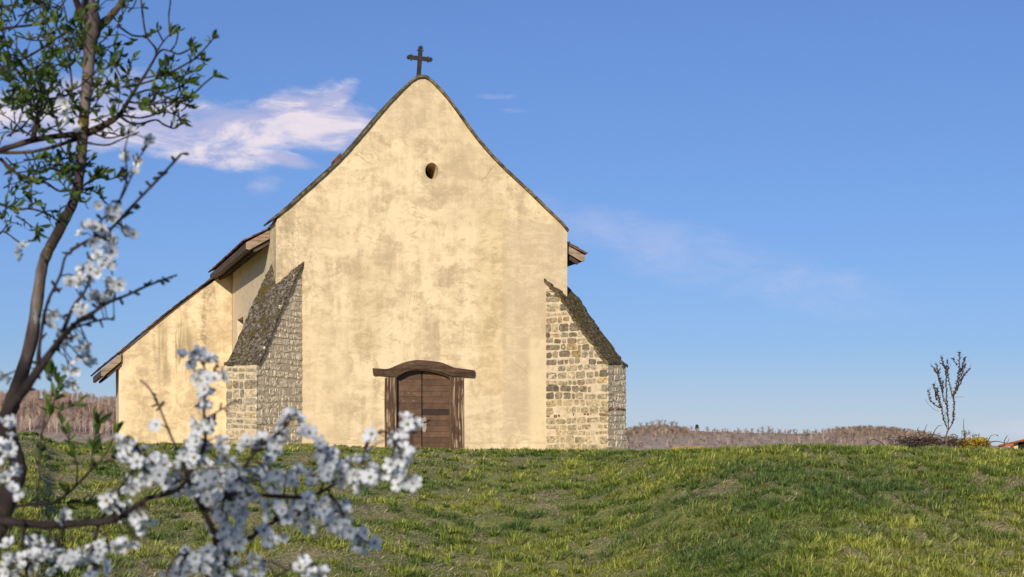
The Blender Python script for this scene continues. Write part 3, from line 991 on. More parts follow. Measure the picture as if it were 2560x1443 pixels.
def stone_face(mb, O, ax, out, width, ztop, zbot, seed, pale=0.0, gap=0.030, brick_z=None):
    rnd = random.Random(seed)
    O, ax, out = Vector(O), Vector(ax), Vector(out)
    z = zbot
    while True:
        zmax = max(ztop(0), ztop(width))
        if z > zmax - 0.05: break
        h = rnd.choice([0.13, 0.17, 0.19, 0.21, 0.17, 0.25, 0.15])
        is_brick = brick_z is not None and z <= brick_z < z + h
        if is_brick: h = 0.075; brick_z = None
        x = -0.012
        first = True
        while x < width - 0.02:
            w = rnd.choice([rnd.uniform(0.12, 0.20), rnd.uniform(0.18, 0.32), rnd.uniform(0.22, 0.40)]) * (0.55 if is_brick else 1)
            if h > 0.22: w *= 1.1
            if first and not is_brick and rnd.random() < 0.6: w = rnd.uniform(0.30, 0.46)
            if width - x - w < 0.12: w = width - x + 0.012
            x0, x1 = x + (0 if first else gap / 2), min(x + w, width + 0.012) - (gap / 2 if x + w < width else 0)
            xm = (x0 + x1) / 2
            zt = min(z + h - (0.014 if is_brick else gap) - (0 if is_brick else rnd.choice([0, 0, 0, 0.03])), ztop(xm) - 0.045)
            if zt - z > (0.03 if is_brick else 0.06) and not (is_brick and rnd.random() < 0.25) and rnd.random() > 0.03:
                pr = rnd.uniform(0.004, 0.016)
                c = rnd.choice(STONES)
                kk = rnd.uniform(0.8, 1.15); c = tuple(k * kk for k in c)
                frac = (z - zbot) / max(0.1, zmax - zbot)
                if frac < 0.34: c = tuple(a_ * 0.5 + b2 * 0.5 for a_, b2 in zip(c, (0.50, 0.385, 0.215)))
                if pale: c = tuple(a_ * (1 - pale) + b2 * pale for a_, b2 in zip(c, (0.78, 0.64, 0.45)))  # paler stone, raised further as painted fill on faces turned from the sun
                if is_brick: c = tuple(v * rnd.uniform(0.8, 1.2) for v in (0.22, 0.11, 0.06))
                jj = lambda s_=0.02: rnd.uniform(-s_, s_)
                z0 = z + jj(0.012)
                cr = min(0.045, (x1 - x0) * 0.22, (zt - z0) * 0.25)
                ring = []
                for (cx, cz, sx, sz) in ((x0, z0, 1, 1), (x1, z0, -1, 1), (x1, zt, -1, -1), (x0, zt, 1, -1)):
                    k1 = cr * rnd.uniform(0.5, 1.4); k2 = cr * rnd.uniform(0.5, 1.4)
                    a2 = (cx + sx * k1 + jj(0.006), cz + jj(0.008)); b2 = (cx + jj(0.008), cz + sz * k2)
                    ring += [b2, a2] if (sx, sz) in ((1, 1), (-1, -1)) else [a2, b2]
                # mid points for irregular sides
                ring2 = []
                for i, p in enumerate(ring):
                    q = ring[(i + 1) % 8]
                    ring2.append(p)
                    if i % 2 == 1: ring2.append(((p[0] + q[0]) / 2 + jj(0.010), (p[1] + q[1]) / 2 + jj(0.010)))
                n = len(ring2)
                cxm = sum(p[0] for p in ring2) / n; czm = sum(p[1] for p in ring2) / n
                vs, fs = [], []
                for (scale, dep) in ((1.0, -0.02), (0.99, pr * 0.7), (0.90, pr)):
                    for p in ring2:
                        dx, dz = cxm + (p[0] - cxm) * scale, czm + (p[1] - czm) * scale
                        vs.append(O + ax * dx + Vector((0, 0, dz + 0.022 * math.sin(2.6 * dx + z * 5.0 + seed))) + out * (dep + (jj(0.008) if dep > 0 else 0)))
                vs.append(O + ax * cxm + Vector((0, 0, czm + 0.022 * math.sin(2.6 * cxm + z * 5.0 + seed))) + out * (pr + rnd.uniform(-0.01, 0.016)))
                for k in range(2):
                    for i in range(n):
                        fs.append((k * n + i, k * n + (i + 1) % n, (k + 1) * n + (i + 1) % n, (k + 1) * n + i))
                for i in range(n):
                    fs.append((2 * n + i, 2 * n + (i + 1) % n, 3 * n))
                mb.add(vs, fs, c, 1)
            first = False
            x += w
        z += h


def buttress(sgn, px_wall, px_corner, px_end, edge_px, cap_mat, seed, pale_side, pale_end, brick=None):
    """sgn -1: left corner, +1: right corner. The visible long face starts on the facade at px_wall, ends at px_corner; end face to px_end."""
    A = L(px_wall, 1000, 0.0)
    a2 = np.array([A.x, 0.0])
    dd = np.array([sgn * 0.7071, -0.7071])          # outwards along the buttress
    ee = np.array([sgn * 0.7071, 0.7071])           # across, from the visible face to the hidden one
    _, ln = LV(px_corner, 1000, a2, dd)
    c2 = a2 + dd * ln
    _, wd = LV(px_end, 1000, c2, ee)
    pts = [LV(px, py, a2, dd) for px, py in edge_px]
    zq = [(q, p.z) for p, q in pts]
    zq[0] = (0.0, zq[0][1])
    zq[-1] = (ln, zq[-1][1])
    slope0 = (zq[1][1] - zq[0][1]) / (zq[1][0] - zq[0][0])
    qs = np.array([-0.9] + [q for q, _ in zq]); zs = np.array([zq[0][1] - slope0 * 0.9] + [z for _, z in zq])
    zt = lambda q: float(np.interp(q, qs, zs))
    D3, E3 = Vector((*dd, 0)), Vector((*ee, 0))
    A3 = Vector((a2[0], a2[1], 0))
    core = MB()
    qin = -0.1
    poly = [A3 + D3 * qin + Vector((0, 0, -1.2))] + [A3 + D3 * q + Vector((0, 0, zt(q) - 0.03)) for q in [qin] + [q for q, _ in zq]] + [A3 + D3 * ln + Vector((0, 0, -1.2))]
    core.prism(poly, E3 * wd, (0.5, 0.4, 0.25), 0)
    # each face walked so that ring order faces outwards
    stone_face(core, A3, D3, -E3, ln, lambda q: zt(q) - 0.055, -0.35, seed, pale_side, brick_z=brick)
    stone_face(core, A3 + D3 * ln, E3, D3, wd, lambda q: zt(ln) - 0.05, -0.35, seed + 1, pale_end, brick_z=brick)
    # hidden far side: from its own corner back to the wall
    stone_face(core, A3 + D3 * ln + E3 * wd, -D3, E3, ln - 0.4, lambda q: zt(ln - q) - 0.14, -0.35, seed + 2)
    bo = core.build('buttress', [M_MORTAR, M_STONE], church, recalc=True)
    # stepped, mossy cap slabs
    cap = MB()
    q = ln + 0.03
    row = 0
    rnd = random.Random(seed + 9)
    while q > -0.75:
        step = rnd.uniform(0.15, 0.20)
        q2 = q - step * 1.45
        nsl = 4
        for k in range(nsl):
            w0 = -0.05 + (wd + 0.10) * (k + (0.0 if row % 2 == 0 or k == 0 else -0.35)) / nsl
            w1 = -0.05 + (wd + 0.10) * (k + 1 + (0.0 if row % 2 == 0 or k == nsl - 1 else -0.35)) / nsl
            j1, j2 = rnd.uniform(-0.035, 0.035), rnd.uniform(-0.022, 0.022)
            th = rnd.uniform(0.05, 0.075)
            pq = [(q + j1, 0.06 + j2), (q2, 0.012), (q2, -0.06), (q + j1, 0.06 + j2 - th)]
            gridv, gf = [], []
            nu, nv = 5, 4
            # top surface subdivided and roughened
            for iu in range(nu):
                for iv in range(nv):
                    fu, fv = iu / (nu - 1), iv / (nv - 1)
                    ww = w0 + (w1 - w0) * fu
                    qq = q + j1 + (q2 - q - j1) * fv
                    hh = (0.06 + j2) * (1 - fv) + 0.012 * fv + rnd.uniform(-0.016, 0.016)
                    edge = 0.016 if iu in (0, nu - 1) or iv == 0 else 0
                    gridv.append(A3 + D3 * (qq + rnd.uniform(-0.012, 0.012)) + E3 * (ww + rnd.uniform(-0.008, 0.008)) + Vector((0, 0, zt(qq) + hh - edge)))
            for iu in range(nu - 1):
                for iv in range(nv - 1):
                    gf.append((iu * nv + iv, (iu + 1) * nv + iv, (iu + 1) * nv + iv + 1, iu * nv + iv + 1))
            base = len(gridv)
            for iu in range(nu):
                ww = w0 + (w1 - w0) * iu / (nu - 1)
                gridv.append(A3 + D3 * (q + j1 - 0.01) + E3 * ww + Vector((0, 0, zt(q + j1) + 0.06 + j2 - th - 0.02)))
            for iu in range(nu - 1):
                gf.append((base + iu, base + iu + 1, (iu + 1) * nv, iu * nv))
            for iu in (0, nu - 1):
                b0 = len(gridv)
                for iv in range(nv):
                    v = gridv[iu * nv + iv]
                    gridv.append(v + Vector((0, 0, -0.09)))
                for iv in range(nv - 1):
                    gf.append((iu * nv + iv, iu * nv + iv + 1, b0 + iv + 1, b0 + iv))
            cap.add(gridv, gf)
        q -= step
        row += 1
    cap.build('cap', cap_mat, bo, recalc=False)
    return bo


EDGE_L = [(752, 658), (728, 712), (702, 772), (676, 835), (658, 882), (641, 911)]
EDGE_R = [(1367, 704), (1402, 741), (1426, 782), (1455, 822), (1484, 859), (1504, 890), (1519, 909)]
bl_ = buttress(-1, 755, 641, 567, EDGE_L, M_MOSS_LICHEN, 101, 0.85, 0.12)
br_ = buttress(1, 1366, 1520, 1564, EDGE_R, M_MOSS_OLIVE, 207, 0.0, 0.75, brick=1.12)
bl_['label'] = 'stone buttress left of the door under a grey lichen cap'
br_['label'] = 'stone buttress right of the door under an olive moss cap with a thin brick course'

# ------------------------------------------------------------------ doorway
frame_e = MB()


def ppoly(mb, pts, t0, dt, col=None):
    mb.prism([(L(px, py).x, t0, L(px, py).z) for px, py in pts], (0, dt, 0), col)


post_l = MB()
ppoly(post_l, [(962, 1140), (961, 1000), (962, 944), (990.5, 944), (990.5, 1140)], -0.05, 0.42)
frame = empty('door_frame', (0, 0, 0)); frame.parent = church
post_l.build('door_post', M_WOOD_POST, frame, recalc=True)
post_r = MB()
ppoly(post_r, [(1127, 1140), (1127, 944), (1158, 944), (1158.5, 1050), (1159, 1140)], -0.05, 0.42)
post_r.build('door_post', M_WOOD_POST, frame, recalc=True)
top = [(931, 921), (945, 921.5), (960, 923), (975, 920.5), (990, 914), (1008, 907), (1025, 902.5), (1042, 900.5), (1060, 901.5), (1080, 903.5), (1100, 906.5), (1118, 913), (1134, 919.5), (1150, 921.5), (1168, 924), (1185, 926.5)]
bot = [(933, 938.5), (946, 938), (960, 939.5), (975, 941), (990, 941.5), (1003, 936), (1018, 929.5), (1036, 925.5), (1058, 924.5), (1078, 926.5), (1095, 930), (1110, 936), (1126, 941), (1142, 941.5), (1164, 942.5), (1183.5, 943.5)]
mb = MB()
tp = smooth2([L(*p) for p in top], 3); bt = smooth2([L(*p) for p in bot], 3)
n = len(tp)
fr = [Vector((p.x, -0.10, p.z)) for p in tp] + [Vector((p.x, -0.10, p.z)) for p in bt]
bk = [p + Vector((0, 0.45, 0)) for p in fr]
# hewn front: a middle row pushed forward a little
mid_ = [Vector(((tp[i].x + bt[i].x) / 2, -0.125 + random.uniform(-0.008, 0.008), (tp[i].z + bt[i].z) / 2)) for i in range(n)]
vs = fr + bk + mid_
fs = []
for i in range(n - 1):
    fs += [(i, i + 1, 4 * n + i + 1, 4 * n + i), (4 * n + i, 4 * n + i + 1, n + i + 1, n + i)]
    fs += [(i, 2 * n + i, 2 * n + i + 1, i + 1), (n + i, n + i + 1, 3 * n + i + 1, 3 * n + i), (2 * n + i, 3 * n + i, 3 * n + i + 1, 2 * n + i + 1)]
for i in (0, n - 1):
    fs += [(i, 4 * n + i, n + i), (i, n + i, 3 * n + i, 2 * n + i)]
mb.add(vs, fs)
mb.build('door_lintel', M_WOOD_LINTEL, frame, recalc=True)
# carved arch moulding below the lintel, and the dovetailed block at its crown
mb = MB()
arcz = smooth2([L(px, py - 6.5) for px, py in ARCH], 3); arcz2 = smooth2([L(px, py - 2.0) for px, py in ARCH], 3)
for i in range(len(arcz) - 1):
    a, b_, c_, d2 = arcz[i], arcz[i + 1], arcz2[i + 1], arcz2[i]
    mb.prism([(a.x, -0.14, a.z), (b_.x, -0.14, b_.z), (c_.x, -0.14, c_.z), (d2.x, -0.14, d2.z)], (0, 0.03, 0))
mb.build('arch_moulding', M_WOOD_LINTEL, frame, recalc=True)
mb = MB()
ppoly(mb, [(1034, 912), (1074, 914.5), (1075, 925.5), (1036, 923.5)], -0.15, 0.05)
mb.build('crown_block', M_WOOD_LINTEL, frame, recalc=True)


def arch_z(x):
    return float(np.interp(x, [p.x for p in arch], [p.z for p in arch]))


T_DOOR = 0.16


def leaf(px0, px1, seed, dark_py=None):
    rnd = random.Random(seed)
    x0, x1 = L(px0, 1000, T_DOOR).x, L(px1, 1000, T_DOOR).x
    mb = MB()
    rows = [1138, 1122, 1107, 1093, 1079, 1064, 1051, 1037.5, 1023, 1008, 992, 978, 963, 948, 918]
    for a, b_ in zip(rows, rows[1:]):
        za, zb_ = L(1050, a, T_DOOR).z, L(1050, b_, T_DOOR).z
        xs = np.linspace(x0, x1, 9)
        topz = [min(zb_ - 0.007, arch_z(x) - 0.012) for x in xs]
        if max(topz) - za < 0.01: continue
        topz = [max(tz, za + 0.001) for tz in topz]
        poly = [(xs[0], 0, za), (xs[-1], 0, za)] + [(x, 0, tz) for x, tz in zip(xs[::-1], topz[::-1])]
        k = rnd.uniform(0.82, 1.2)
        c = (0.125 * k, 0.068 * k, 0.037 * k)
        if dark_py and b_ <= dark_py <= a: c = (0.040, 0.021, 0.012)
        t_ = T_DOOR + rnd.uniform(-0.004, 0.004)
        mb.prism([(p[0], t_, p[2]) for p in poly], (0, 0.045, 0), c)
    o = mb.build('door_leaf', M_WOOD_DOOR, church, recalc=True)
    bk_ = MB()
    bk_.box((x0 + 0.01, T_DOOR + 0.052, -0.5), (x1 - x0 - 0.02, 0, 0), (0, 0.03, 0), (0, 0, L(1050, 936).z + 0.42))
    bk_.build('backing_board', M_DARK, o)
    return o


dl = leaf(987, 1053.6, 5)
dr = leaf(1056.4, 1130, 9, 1030)
mb = MB()
plate_poly = [(1056, 1078), (1055.5, 1050), (1057.5, 1044.5), (1061, 1042), (1065, 1046), (1066, 1052), (1065.5, 1072), (1063, 1080), (1059, 1081)]
mb.prism([(L(px, py, T_DOOR).x, T_DOOR - 0.018, L(px, py, T_DOOR).z) for px, py in plate_poly], (0, 0.01, 0))
mb.build('handle_plate', M_STEEL, dr, recalc=True)
mb = MB()
h0, h1 = L(1058, 1056.5, T_DOOR), L(1073, 1048.5, T_DOOR)
mb.tube([(h0.x, T_DOOR - 0.01, h0.z), (h0.x, T_DOOR - 0.06, h0.z), (h0.x + 0.02, T_DOOR - 0.07, h0.z + 0.012), (h1.x, T_DOOR - 0.07, h1.z)], [0.011, 0.011, 0.012, 0.010], 8)
mb.build('door_handle', M_IRON, dr, smooth=True)
mb = MB()
for px, py in [(1006, 984), (1021, 983), (1036, 984), (1008, 1003), (1034, 1002)]:
    p = L(px, py, T_DOOR)
    mb = MB()
    mb.tube([(p.x, T_DOOR - 0.012, p.z), (p.x, T_DOOR + 0.01, p.z)], [0.014, 0.016], 7)
    mb.build('nail_head', M_STEEL, dl)
mb = MB()
for px in (1110, 1098, 1088):
    p = L(px, 985, T_DOOR)
    mb = MB()
    mb.tube([(p.x, T_DOOR - 0.010, p.z), (p.x, T_DOOR + 0.01, p.z)], [0.008, 0.009], 7)
    mb.build('nail_head', M_STEEL, dr)
sill = MB()
sill.box((arch[0].x, -0.02, -0.55), (arch[-1].x - arch[0].x, 0, 0), (0, 0.5, 0), (0, 0, 0.33))
sill.build('threshold', M_MORTAR, church)

# ------------------------------------------------------------------ iron cross on the gable
cross = empty('cross', (L(1049, 186, 0.25).x, 0.25, L(1049, 186, 0.25).z)); cross.parent = church
c0 = L(1049, 186, 0.25)


def cpt(px, py):
    p = L(px, py, 0.25); return Vector((p.x - c0.x, 0, p.z - c0.z))


mb = MB()


def bar(mb, a, b, w, th=0.05):
    a, b = cpt(*a), cpt(*b)
    d = (b - a).normalized(); s = Vector((-d.z, 0, d.x)) * w
    mb.prism([a - s + Vector((0, -th / 2, 0)), b - s + Vector((0, -th / 2, 0)), b + s + Vector((0, -th / 2, 0)), a + s + Vector((0, -th / 2, 0))], (0, th, 0))


bar(mb, (1046.5, 192), (1051.0, 126), 0.058)
bar(mb, (1027.5, 143.6), (1070.5, 148.6), 0.056, 0.054)
mb.build('cross_bar', M_IRON, cross, recalc=True)
BARBS = [(((1045.5, 127.5), (1043.6, 124.6)), ((1056.2, 128), (1058.8, 125.8))), (((1029, 138.6), (1027.8, 135.6)), ((1028, 149), (1027.2, 152))), (((1069.5, 143.6), (1071.2, 141)), ((1069, 153.5), (1070.2, 156.4)))]
for (px, py), brb in zip(((1051.4, 120.5), (1022.8, 143.2), (1075.6, 149.2)), BARBS):
    mb = MB()
    c_ = cpt(px, py)
    mb.prism([c_ + Vector((0.062 * math.cos(a), -0.03, 0.062 * math.sin(a))) for a in np.linspace(0, 2 * math.pi, 20, endpoint=False)], (0, 0.06, 0))
    # little flared barbs beside the disc
    for (a, b) in brb: bar(mb, a, b, 0.016, 0.04)
    mb.build('cross_finial', M_IRON, cross, recalc=True)



# ------------------------------------------------------------------ distant hills and woods
def hill(name, pxs, pys, depth, run, base, mat, seed, amp):
    """ridge whose skyline passes the given photo points at the given distance"""
    pp = np.linspace(pxs[0], pxs[-1], 240)
    py = np.interp(pp, pxs, pys)
    k = np.array([1, 2, 3, 4, 3, 2, 1], float); k /= k.sum()
    py = np.convolve(np.pad(py, 3, 'edge'), k, 'valid')
    x = (pp - 1280) / F * depth
    zr = (HZ - py) / F * depth
    us = np.linspace(0, 1.6, 44)
    V = []
    for u in us:
        y = depth - run + run * u
        if u <= 1: zz = base + (zr - base) * (math.sin(u * math.pi / 2) ** 1.25)
        else: zz = zr - (u - 1) * run * 0.12
        zz = zz + (fbm(x * 1.0, np.full_like(x, y), 0.02, seed, 3) - 0.5) * amp * (1 - min(1, abs(u - 1) * 0)) * (1 if u < 0.97 else 0.3)
        V.append(np.stack([x * y / depth, np.full_like(x, y), zz], 1))
    V = np.concatenate(V)
    nc = len(pp)
    fs = [(i * nc + j, i * nc + j + 1, (i + 1) * nc + j + 1, (i + 1) * nc + j) for i in range(len(us) - 1) for j in range(nc - 1)]
    me = bpy.data.meshes.new(name)
    me.from_pydata(V.tolist(), [], fs)
    me.polygons.foreach_set('use_smooth', [True] * len(fs))
    me.materials.append(mat)
    o = bpy.data.objects.new(name, me); COL.objects.link(o)
    tag(o, kind='structure')

    def surf(px, u):
        xx = np.interp(px, pp, x)
        j = np.interp(px, pp, np.arange(nc)); i = u * (len(us) - 1) / us[-1]
        i0, j0 = int(min(i, len(us) - 2)), int(min(j, nc - 2))
        fi, fj = i - i0, j - j0
        g = V.reshape(len(us), nc, 3)
        return Vector((g[i0, j0] * (1 - fi) + g[i0 + 1, j0] * fi) * (1 - fj) + Vector(g[i0, j0 + 1] * (1 - fi) + g[i0 + 1, j0 + 1] * fi) * fj)
    return surf


def hill_mat(name, c1, c2, c3):
    m, t, b = new_mat(name, 1.0, 0.0)
    co = objco(t)
    n1 = t.noise(co, 0.012, 6, 0.6, 0.5, scl=(1, 0.25, 2)); n2 = t.noise(co, 0.16, 8, 0.75, 0.6, scl=(1, 0.5, 1))
    f = t.math('ADD', t.math('MULTIPLY', n1, 0.5), t.math('MULTIPLY', n2, 0.5))
    pz = t.n('ShaderNodeSeparateXYZ'); t.link(co, pz.inputs[0])
    field = t.mix(t.sstep(n2, 0.4, 0.6), (0.56, 0.415, 0.30), (0.70, 0.54, 0.40))
    t.link(t.mix(t.sstep(pz.outputs[2], 2.6, 0.8), t.ramp(f, [(0.43, c1), (0.5, c2), (0.57, c3)]), field), b.inputs['Base Color'])
    bump(t, b, n2, 1.0, 3.0)
    return m


M_HILL = hill_mat('dry_hill_grass', (0.42, 0.285, 0.185), (0.60, 0.43, 0.295), (0.70, 0.525, 0.375))
M_HILL_L = hill_mat('leafless_wood_floor', (0.27, 0.17, 0.125), (0.42, 0.28, 0.21), (0.52, 0.36, 0.27))
surf_l = hill('hill', [-900, -300, 0, 60, 120, 200, 300, 500, 800], [1010, 1000, 1000, 997, 998, 1004, 1018, 1035, 1060], 620, 300, -18, M_HILL_L, 3, 2.0)
surf_r = hill('hill', [900, 1300, 1560, 1600, 1640, 1690, 1740, 1800, 1900, 2000, 2080, 2130, 2200, 2260, 2330, 2400, 2480, 2600, 2900, 3500],
              [1095, 1090, 1083, 1076, 1071, 1074, 1078, 1079, 1082, 1084, 1082, 1078, 1078, 1083, 1092, 1104, 1115, 1128, 1140, 1150], 900, 420, -20, M_HILL, 8, 2.0)


def bare_tree_template(rnd, h=1.0, n=16, spread=0.34, thick=0.018, lean=0.0):
    """flat-sided twiggy tree of unit height as (verts, faces)"""
    mb = MB()
    mb.tube([(0, 0, 0), (rnd.uniform(-.02, .02) + lean * 0.4, 0, 0.45), (rnd.uniform(-.05, .05) + lean, 0, 0.85 * h)], [thick, thick * 0.75, thick * 0.25], 3)
    for _ in range(n):
        z0 = rnd.uniform(0.12, 0.8); a = rnd.uniform(0, 2 * math.pi); l = rnd.uniform(0.18, 0.42) * (1.1 - z0 * 0.5)
        p = Vector((lean * z0, 0, z0)); q = p + Vector((math.cos(a) * spread * l * 2, math.sin(a) * spread * l * 2, l * 0.8))
        mid = p.lerp(q, 0.5) + Vector((0, 0, 0.02))
        mb.tube([p, mid, q], [thick * 0.5, thick * 0.38, thick * 0.15], 3)
        for _ in range(3):
            u = rnd.uniform(0.35, 1.0); r = p.lerp(q, u); a2 = a + rnd.uniform(-1.2, 1.2); l2 = l * rnd.uniform(0.3, 0.6)
            mb.tube([r, r + Vector((math.cos(a2) * l2 * 0.7, math.sin(a2) * l2 * 0.7, l2 * 0.75))], [thick * 0.28, thick * 0.12], 3)
    return mb


M_TWIG = attr_mat('leafless_twigs', 0.95, 0.05, 0.3, 0.2, 0.0)
rw = random.Random(77)
TPL = [bare_tree_template(rw, 1.0, rw.randint(14, 22), rw.uniform(0.32, 0.5), 0.026) for _ in range(7)]


def wood_mass(name, places, label, cat):
    mb = MB()
    for (p, h, c, fat) in places:
        tp_ = rw.choice(TPL)
        a = rw.uniform(0, 6.28); ca, sa = math.cos(a), math.sin(a)
        wsc = h * rw.uniform(0.75, 1.1)
        k = len(mb.v)
        mb.v.extend([(p.x + (x * ca - y * sa) * wsc * fat, p.y + (x * sa + y * ca) * wsc * fat, p.z - 0.2 + z * h) for x, y, z in tp_.v])
        mb.f.extend([tuple(i + k for i in f) for f in tp_.f])
        mb.c.extend([c] * len(tp_.f)); mb.m.extend([0] * len(tp_.f))
    o = mb.build(name, M_TWIG)
    tag(o, label, cat, kind='stuff')
    return o


def jcol(c, lo=0.7, hi=1.3):
    k = rw.uniform(lo, hi)
    return tuple(x * k * rw.uniform(0.94, 1.06) for x in c)


pl = []
for _ in range(820):
    u = rw.random() ** 0.8
    px = rw.uniform(-120, 330)
    pl.append((surf_l(px, 0.485 + 0.53 * u), rw.uniform(2.2, 4.2), jcol((0.40, 0.275, 0.20)), 1.0))
for _ in range(150):           # pale trunks along the lower edge of the wood
    px = rw.uniform(-100, 320)
    pl.append((surf_l(px, rw.uniform(0.455, 0.50)), rw.uniform(3.2, 4.6), jcol((0.58, 0.45, 0.35), 0.7, 1.2), 0.6))
wood_mass('bare_wood', pl, 'brown leafless wood covering the hill left of the church', 'woodland')
pl = []
for _ in range(1900):
    px = rw.choice([rw.uniform(1540, 1720), rw.uniform(1540, 1690), rw.uniform(2080, 2330), rw.uniform(2100, 2260), rw.uniform(1700, 2420), rw.uniform(1700, 2420), rw.uniform(1540, 2420)])
    u = max(0.5, 1.0 - abs(rw.gauss(0, 0.20)))
    if px > 1720 and px < 2060: u = rw.uniform(0.55, 1.0)
    if 1720 < px < 2060 and rw.random() < 0.6: continue
    pl.append((surf_r(px, max(0.15, u)), rw.uniform(1.3, 3.4), jcol(rw.choice([(0.17, 0.12, 0.09), (0.30, 0.215, 0.155), (0.42, 0.31, 0.225)])), 1.5))
for _ in range(45):
    px = rw.uniform(1560, 2420)
    pl.append((surf_r(px, rw.uniform(0.5, 0.64)), rw.uniform(2.5, 4.5), jcol((0.52, 0.39, 0.30), 0.7, 1.2), 0.7))
for _ in range(900):
    px = rw.uniform(1555, 2470)
    pl.append((surf_r(px, rw.uniform(0.52, 0.99)), rw.uniform(0.7, 1.7), jcol((0.26, 0.19, 0.135), 0.6, 1.5), 2.2))
wood_mass('scrub_wood', pl, 'grey brown leafless scrub and thickets on the hill right of the church', 'scrub')

tri = 0
for (px, h) in [(1588, 7.0), (1602, 8.0), (1617, 8.2), (1632, 9.0), (1648, 9.5), (1662, 9.2), (1680, 9.0), (1692, 8), (1729, 5.5), (1768, 6.2), (1787, 4.5), (1845, 5.5), (1868, 4.5), (1880, 5.2), (1895, 5),
                (1905, 7.2), (1922, 7.5), (1949, 6), (1976, 5.2), (1985, 6), (2010, 4.8), (2040, 5), (2072, 5.5), (2092, 6.8), (2105, 6), (2125, 6.5), (2150, 6.5), (2176, 7), (2205, 6), (2232, 6.5), (2260, 5.5), (2290, 5)]:
    p = surf_r(px, 1.0)
    mb = bare_tree_template(rw, 1.0, 26, rw.uniform(0.4, 0.55), 0.030); h *= 0.66
    c = jcol((0.22, 0.16, 0.13), 0.8, 1.2)
    mb.v = [(x * h * 1.1, y * h * 1.1, z * h) for x, y, z in mb.v]
    mb.c = [c] * len(mb.f)
    o = mb.build('bare_tree', M_TWIG)
    o.location = (p.x, p.y, p.z - 0.5)
    tag(o, 'small leafless tree standing on the skyline of the hill right of the church', 'tree', 'leafless trees along the right hill skyline')
# one dark evergreen on that skyline
mb = MB()
p = surf_r(1742, 1.0)
mb.tube([(0, 0, 0), (0, 0, 4.5)], [0.25, 0.1], 5, (0.06, 0.045, 0.035))
for _ in range(90):
    zc_ = rw.uniform(2.2, 6.2); r = 1.9 * math.sqrt(max(0, 1 - ((zc_ - 4.0) / 2.4) ** 2)) * rw.random() ** 0.5; a = rw.uniform(0, 6.28)
    c_ = Vector((r * math.cos(a), r * math.sin(a), zc_)); e = Vector((rw.gauss(0, .5), rw.gauss(0, .5), rw.gauss(0, .25))); g = Vector((rw.gauss(0, .4), rw.gauss(0, .4), rw.gauss(0, .4)))
    mb.add([c_ - e, c_ + g, c_ + e, c_ - g], [(0, 1, 2, 3)], (0.035, 0.05, 0.03))
o = mb.build('evergreen_tree', M_TWIG); o.location = (p.x, p.y, p.z - 0.3); o.scale = (0.62, 0.62, 0.62)
tag(o, 'single dark evergreen tree among bare trees on the right hill skyline', 'tree')

# ------------------------------------------------------------------ things on the crest at the right
M_BARK_SAP = attr_mat('sapling_bark', 0.85, 0.2, 30.0, 0.4, 0.003)
D_SAP = 37.6
sap = empty('sapling', Wp(2368, 1126, D_SAP))
tag(sap, 'young bare sapling with upright branches covered in buds', 'tree')
s0 = Wp(2368, 1126, D_SAP)


def spt(x, y, dy=0.0):
    """zoomed-photo coordinates of the sapling close-up -> local point"""
    return Wp(2100 + x / 4.2435, 860 + y / 4.2435, D_SAP) - s0 + Vector((0, dy, 0))


SAPW = 1 / 4.2435 / F * D_SAP
lines = [[(1131, 1125, 9), (1125, 1050, 9), (1126, 990, 9), (1140, 930, 9), (1155, 905, 8)],
         [(1155, 905, 7), (1185, 850, 6), (1200, 770, 6), (1203, 680, 5), (1198, 560, 5), (1225, 420, 4), (1245, 300, 4), (1250, 180, 3), (1246, 95, 2)],
         [(1198, 560, 4), (1240, 490, 4), (1285, 400, 4), (1310, 340, 3), (1345, 300, 3), (1378, 265, 2)],
         [(1205, 520, 4), (1250, 420, 4), (1268, 300, 3), (1290, 220, 3), (1297, 150, 2)],
         [(1285, 400, 3), (1300, 300, 3), (1335, 215, 2)], [(1245, 230, 3), (1220, 190, 2), (1200, 155, 2)], [(1268, 300, 3), (1310, 215, 2)],
         [(1150, 900, 6), (1150, 820, 6), (1140, 700, 5), (1132, 560, 5), (1130, 400, 4), (1125, 280, 4), (1100, 220, 3), (1078, 140, 2)],
         [(1125, 290, 3), (1130, 175, 2)], [(1125, 300, 3), (1155, 270, 2), (1172, 230, 2)], [(1110, 240, 3), (1060, 210, 2)],
         [(1198, 560, 4), (1170, 470, 3), (1140, 340, 3), (1130, 260, 2)],
         [(1150, 915, 6), (1115, 860, 5), (1085, 780, 5), (1062, 680, 4), (1030, 600, 4), (1010, 540, 3), (992, 470, 2)],
         [(1145, 660, 5), (1100, 590, 4), (1080, 480, 4), (1050, 380, 4), (1040, 300, 3), (1022, 215, 2)], [(1040, 320, 3), (1000, 290, 3), (965, 237, 2)], [(1045, 320, 3), (1068, 265, 2)],
         [(1062, 680, 4), (1000, 640, 3), (965, 580, 3), (958, 485, 2)], [(1030, 600, 3), (1015, 500, 3), (1005, 425, 2)], [(1085, 520, 3), (1078, 370, 2)], [(1090, 480, 3), (1098, 400, 2)], [(1020, 560, 3), (1045, 470, 2)],
         [(1062, 680, 3), (1070, 640, 2), (1060, 560, 2)],
         [(1050, 715, 2), (1000, 690, 2), (960, 640, 2), (932, 585, 1.5)], [(1140, 580, 2), (1190, 568, 2), (1240, 565, 2), (1293, 562, 1.5)], [(1140, 840, 2), (1110, 780, 2), (1105, 700, 1.5)]]
tr_mb, br_mb, bud_mb = MB(), MB(), MB()
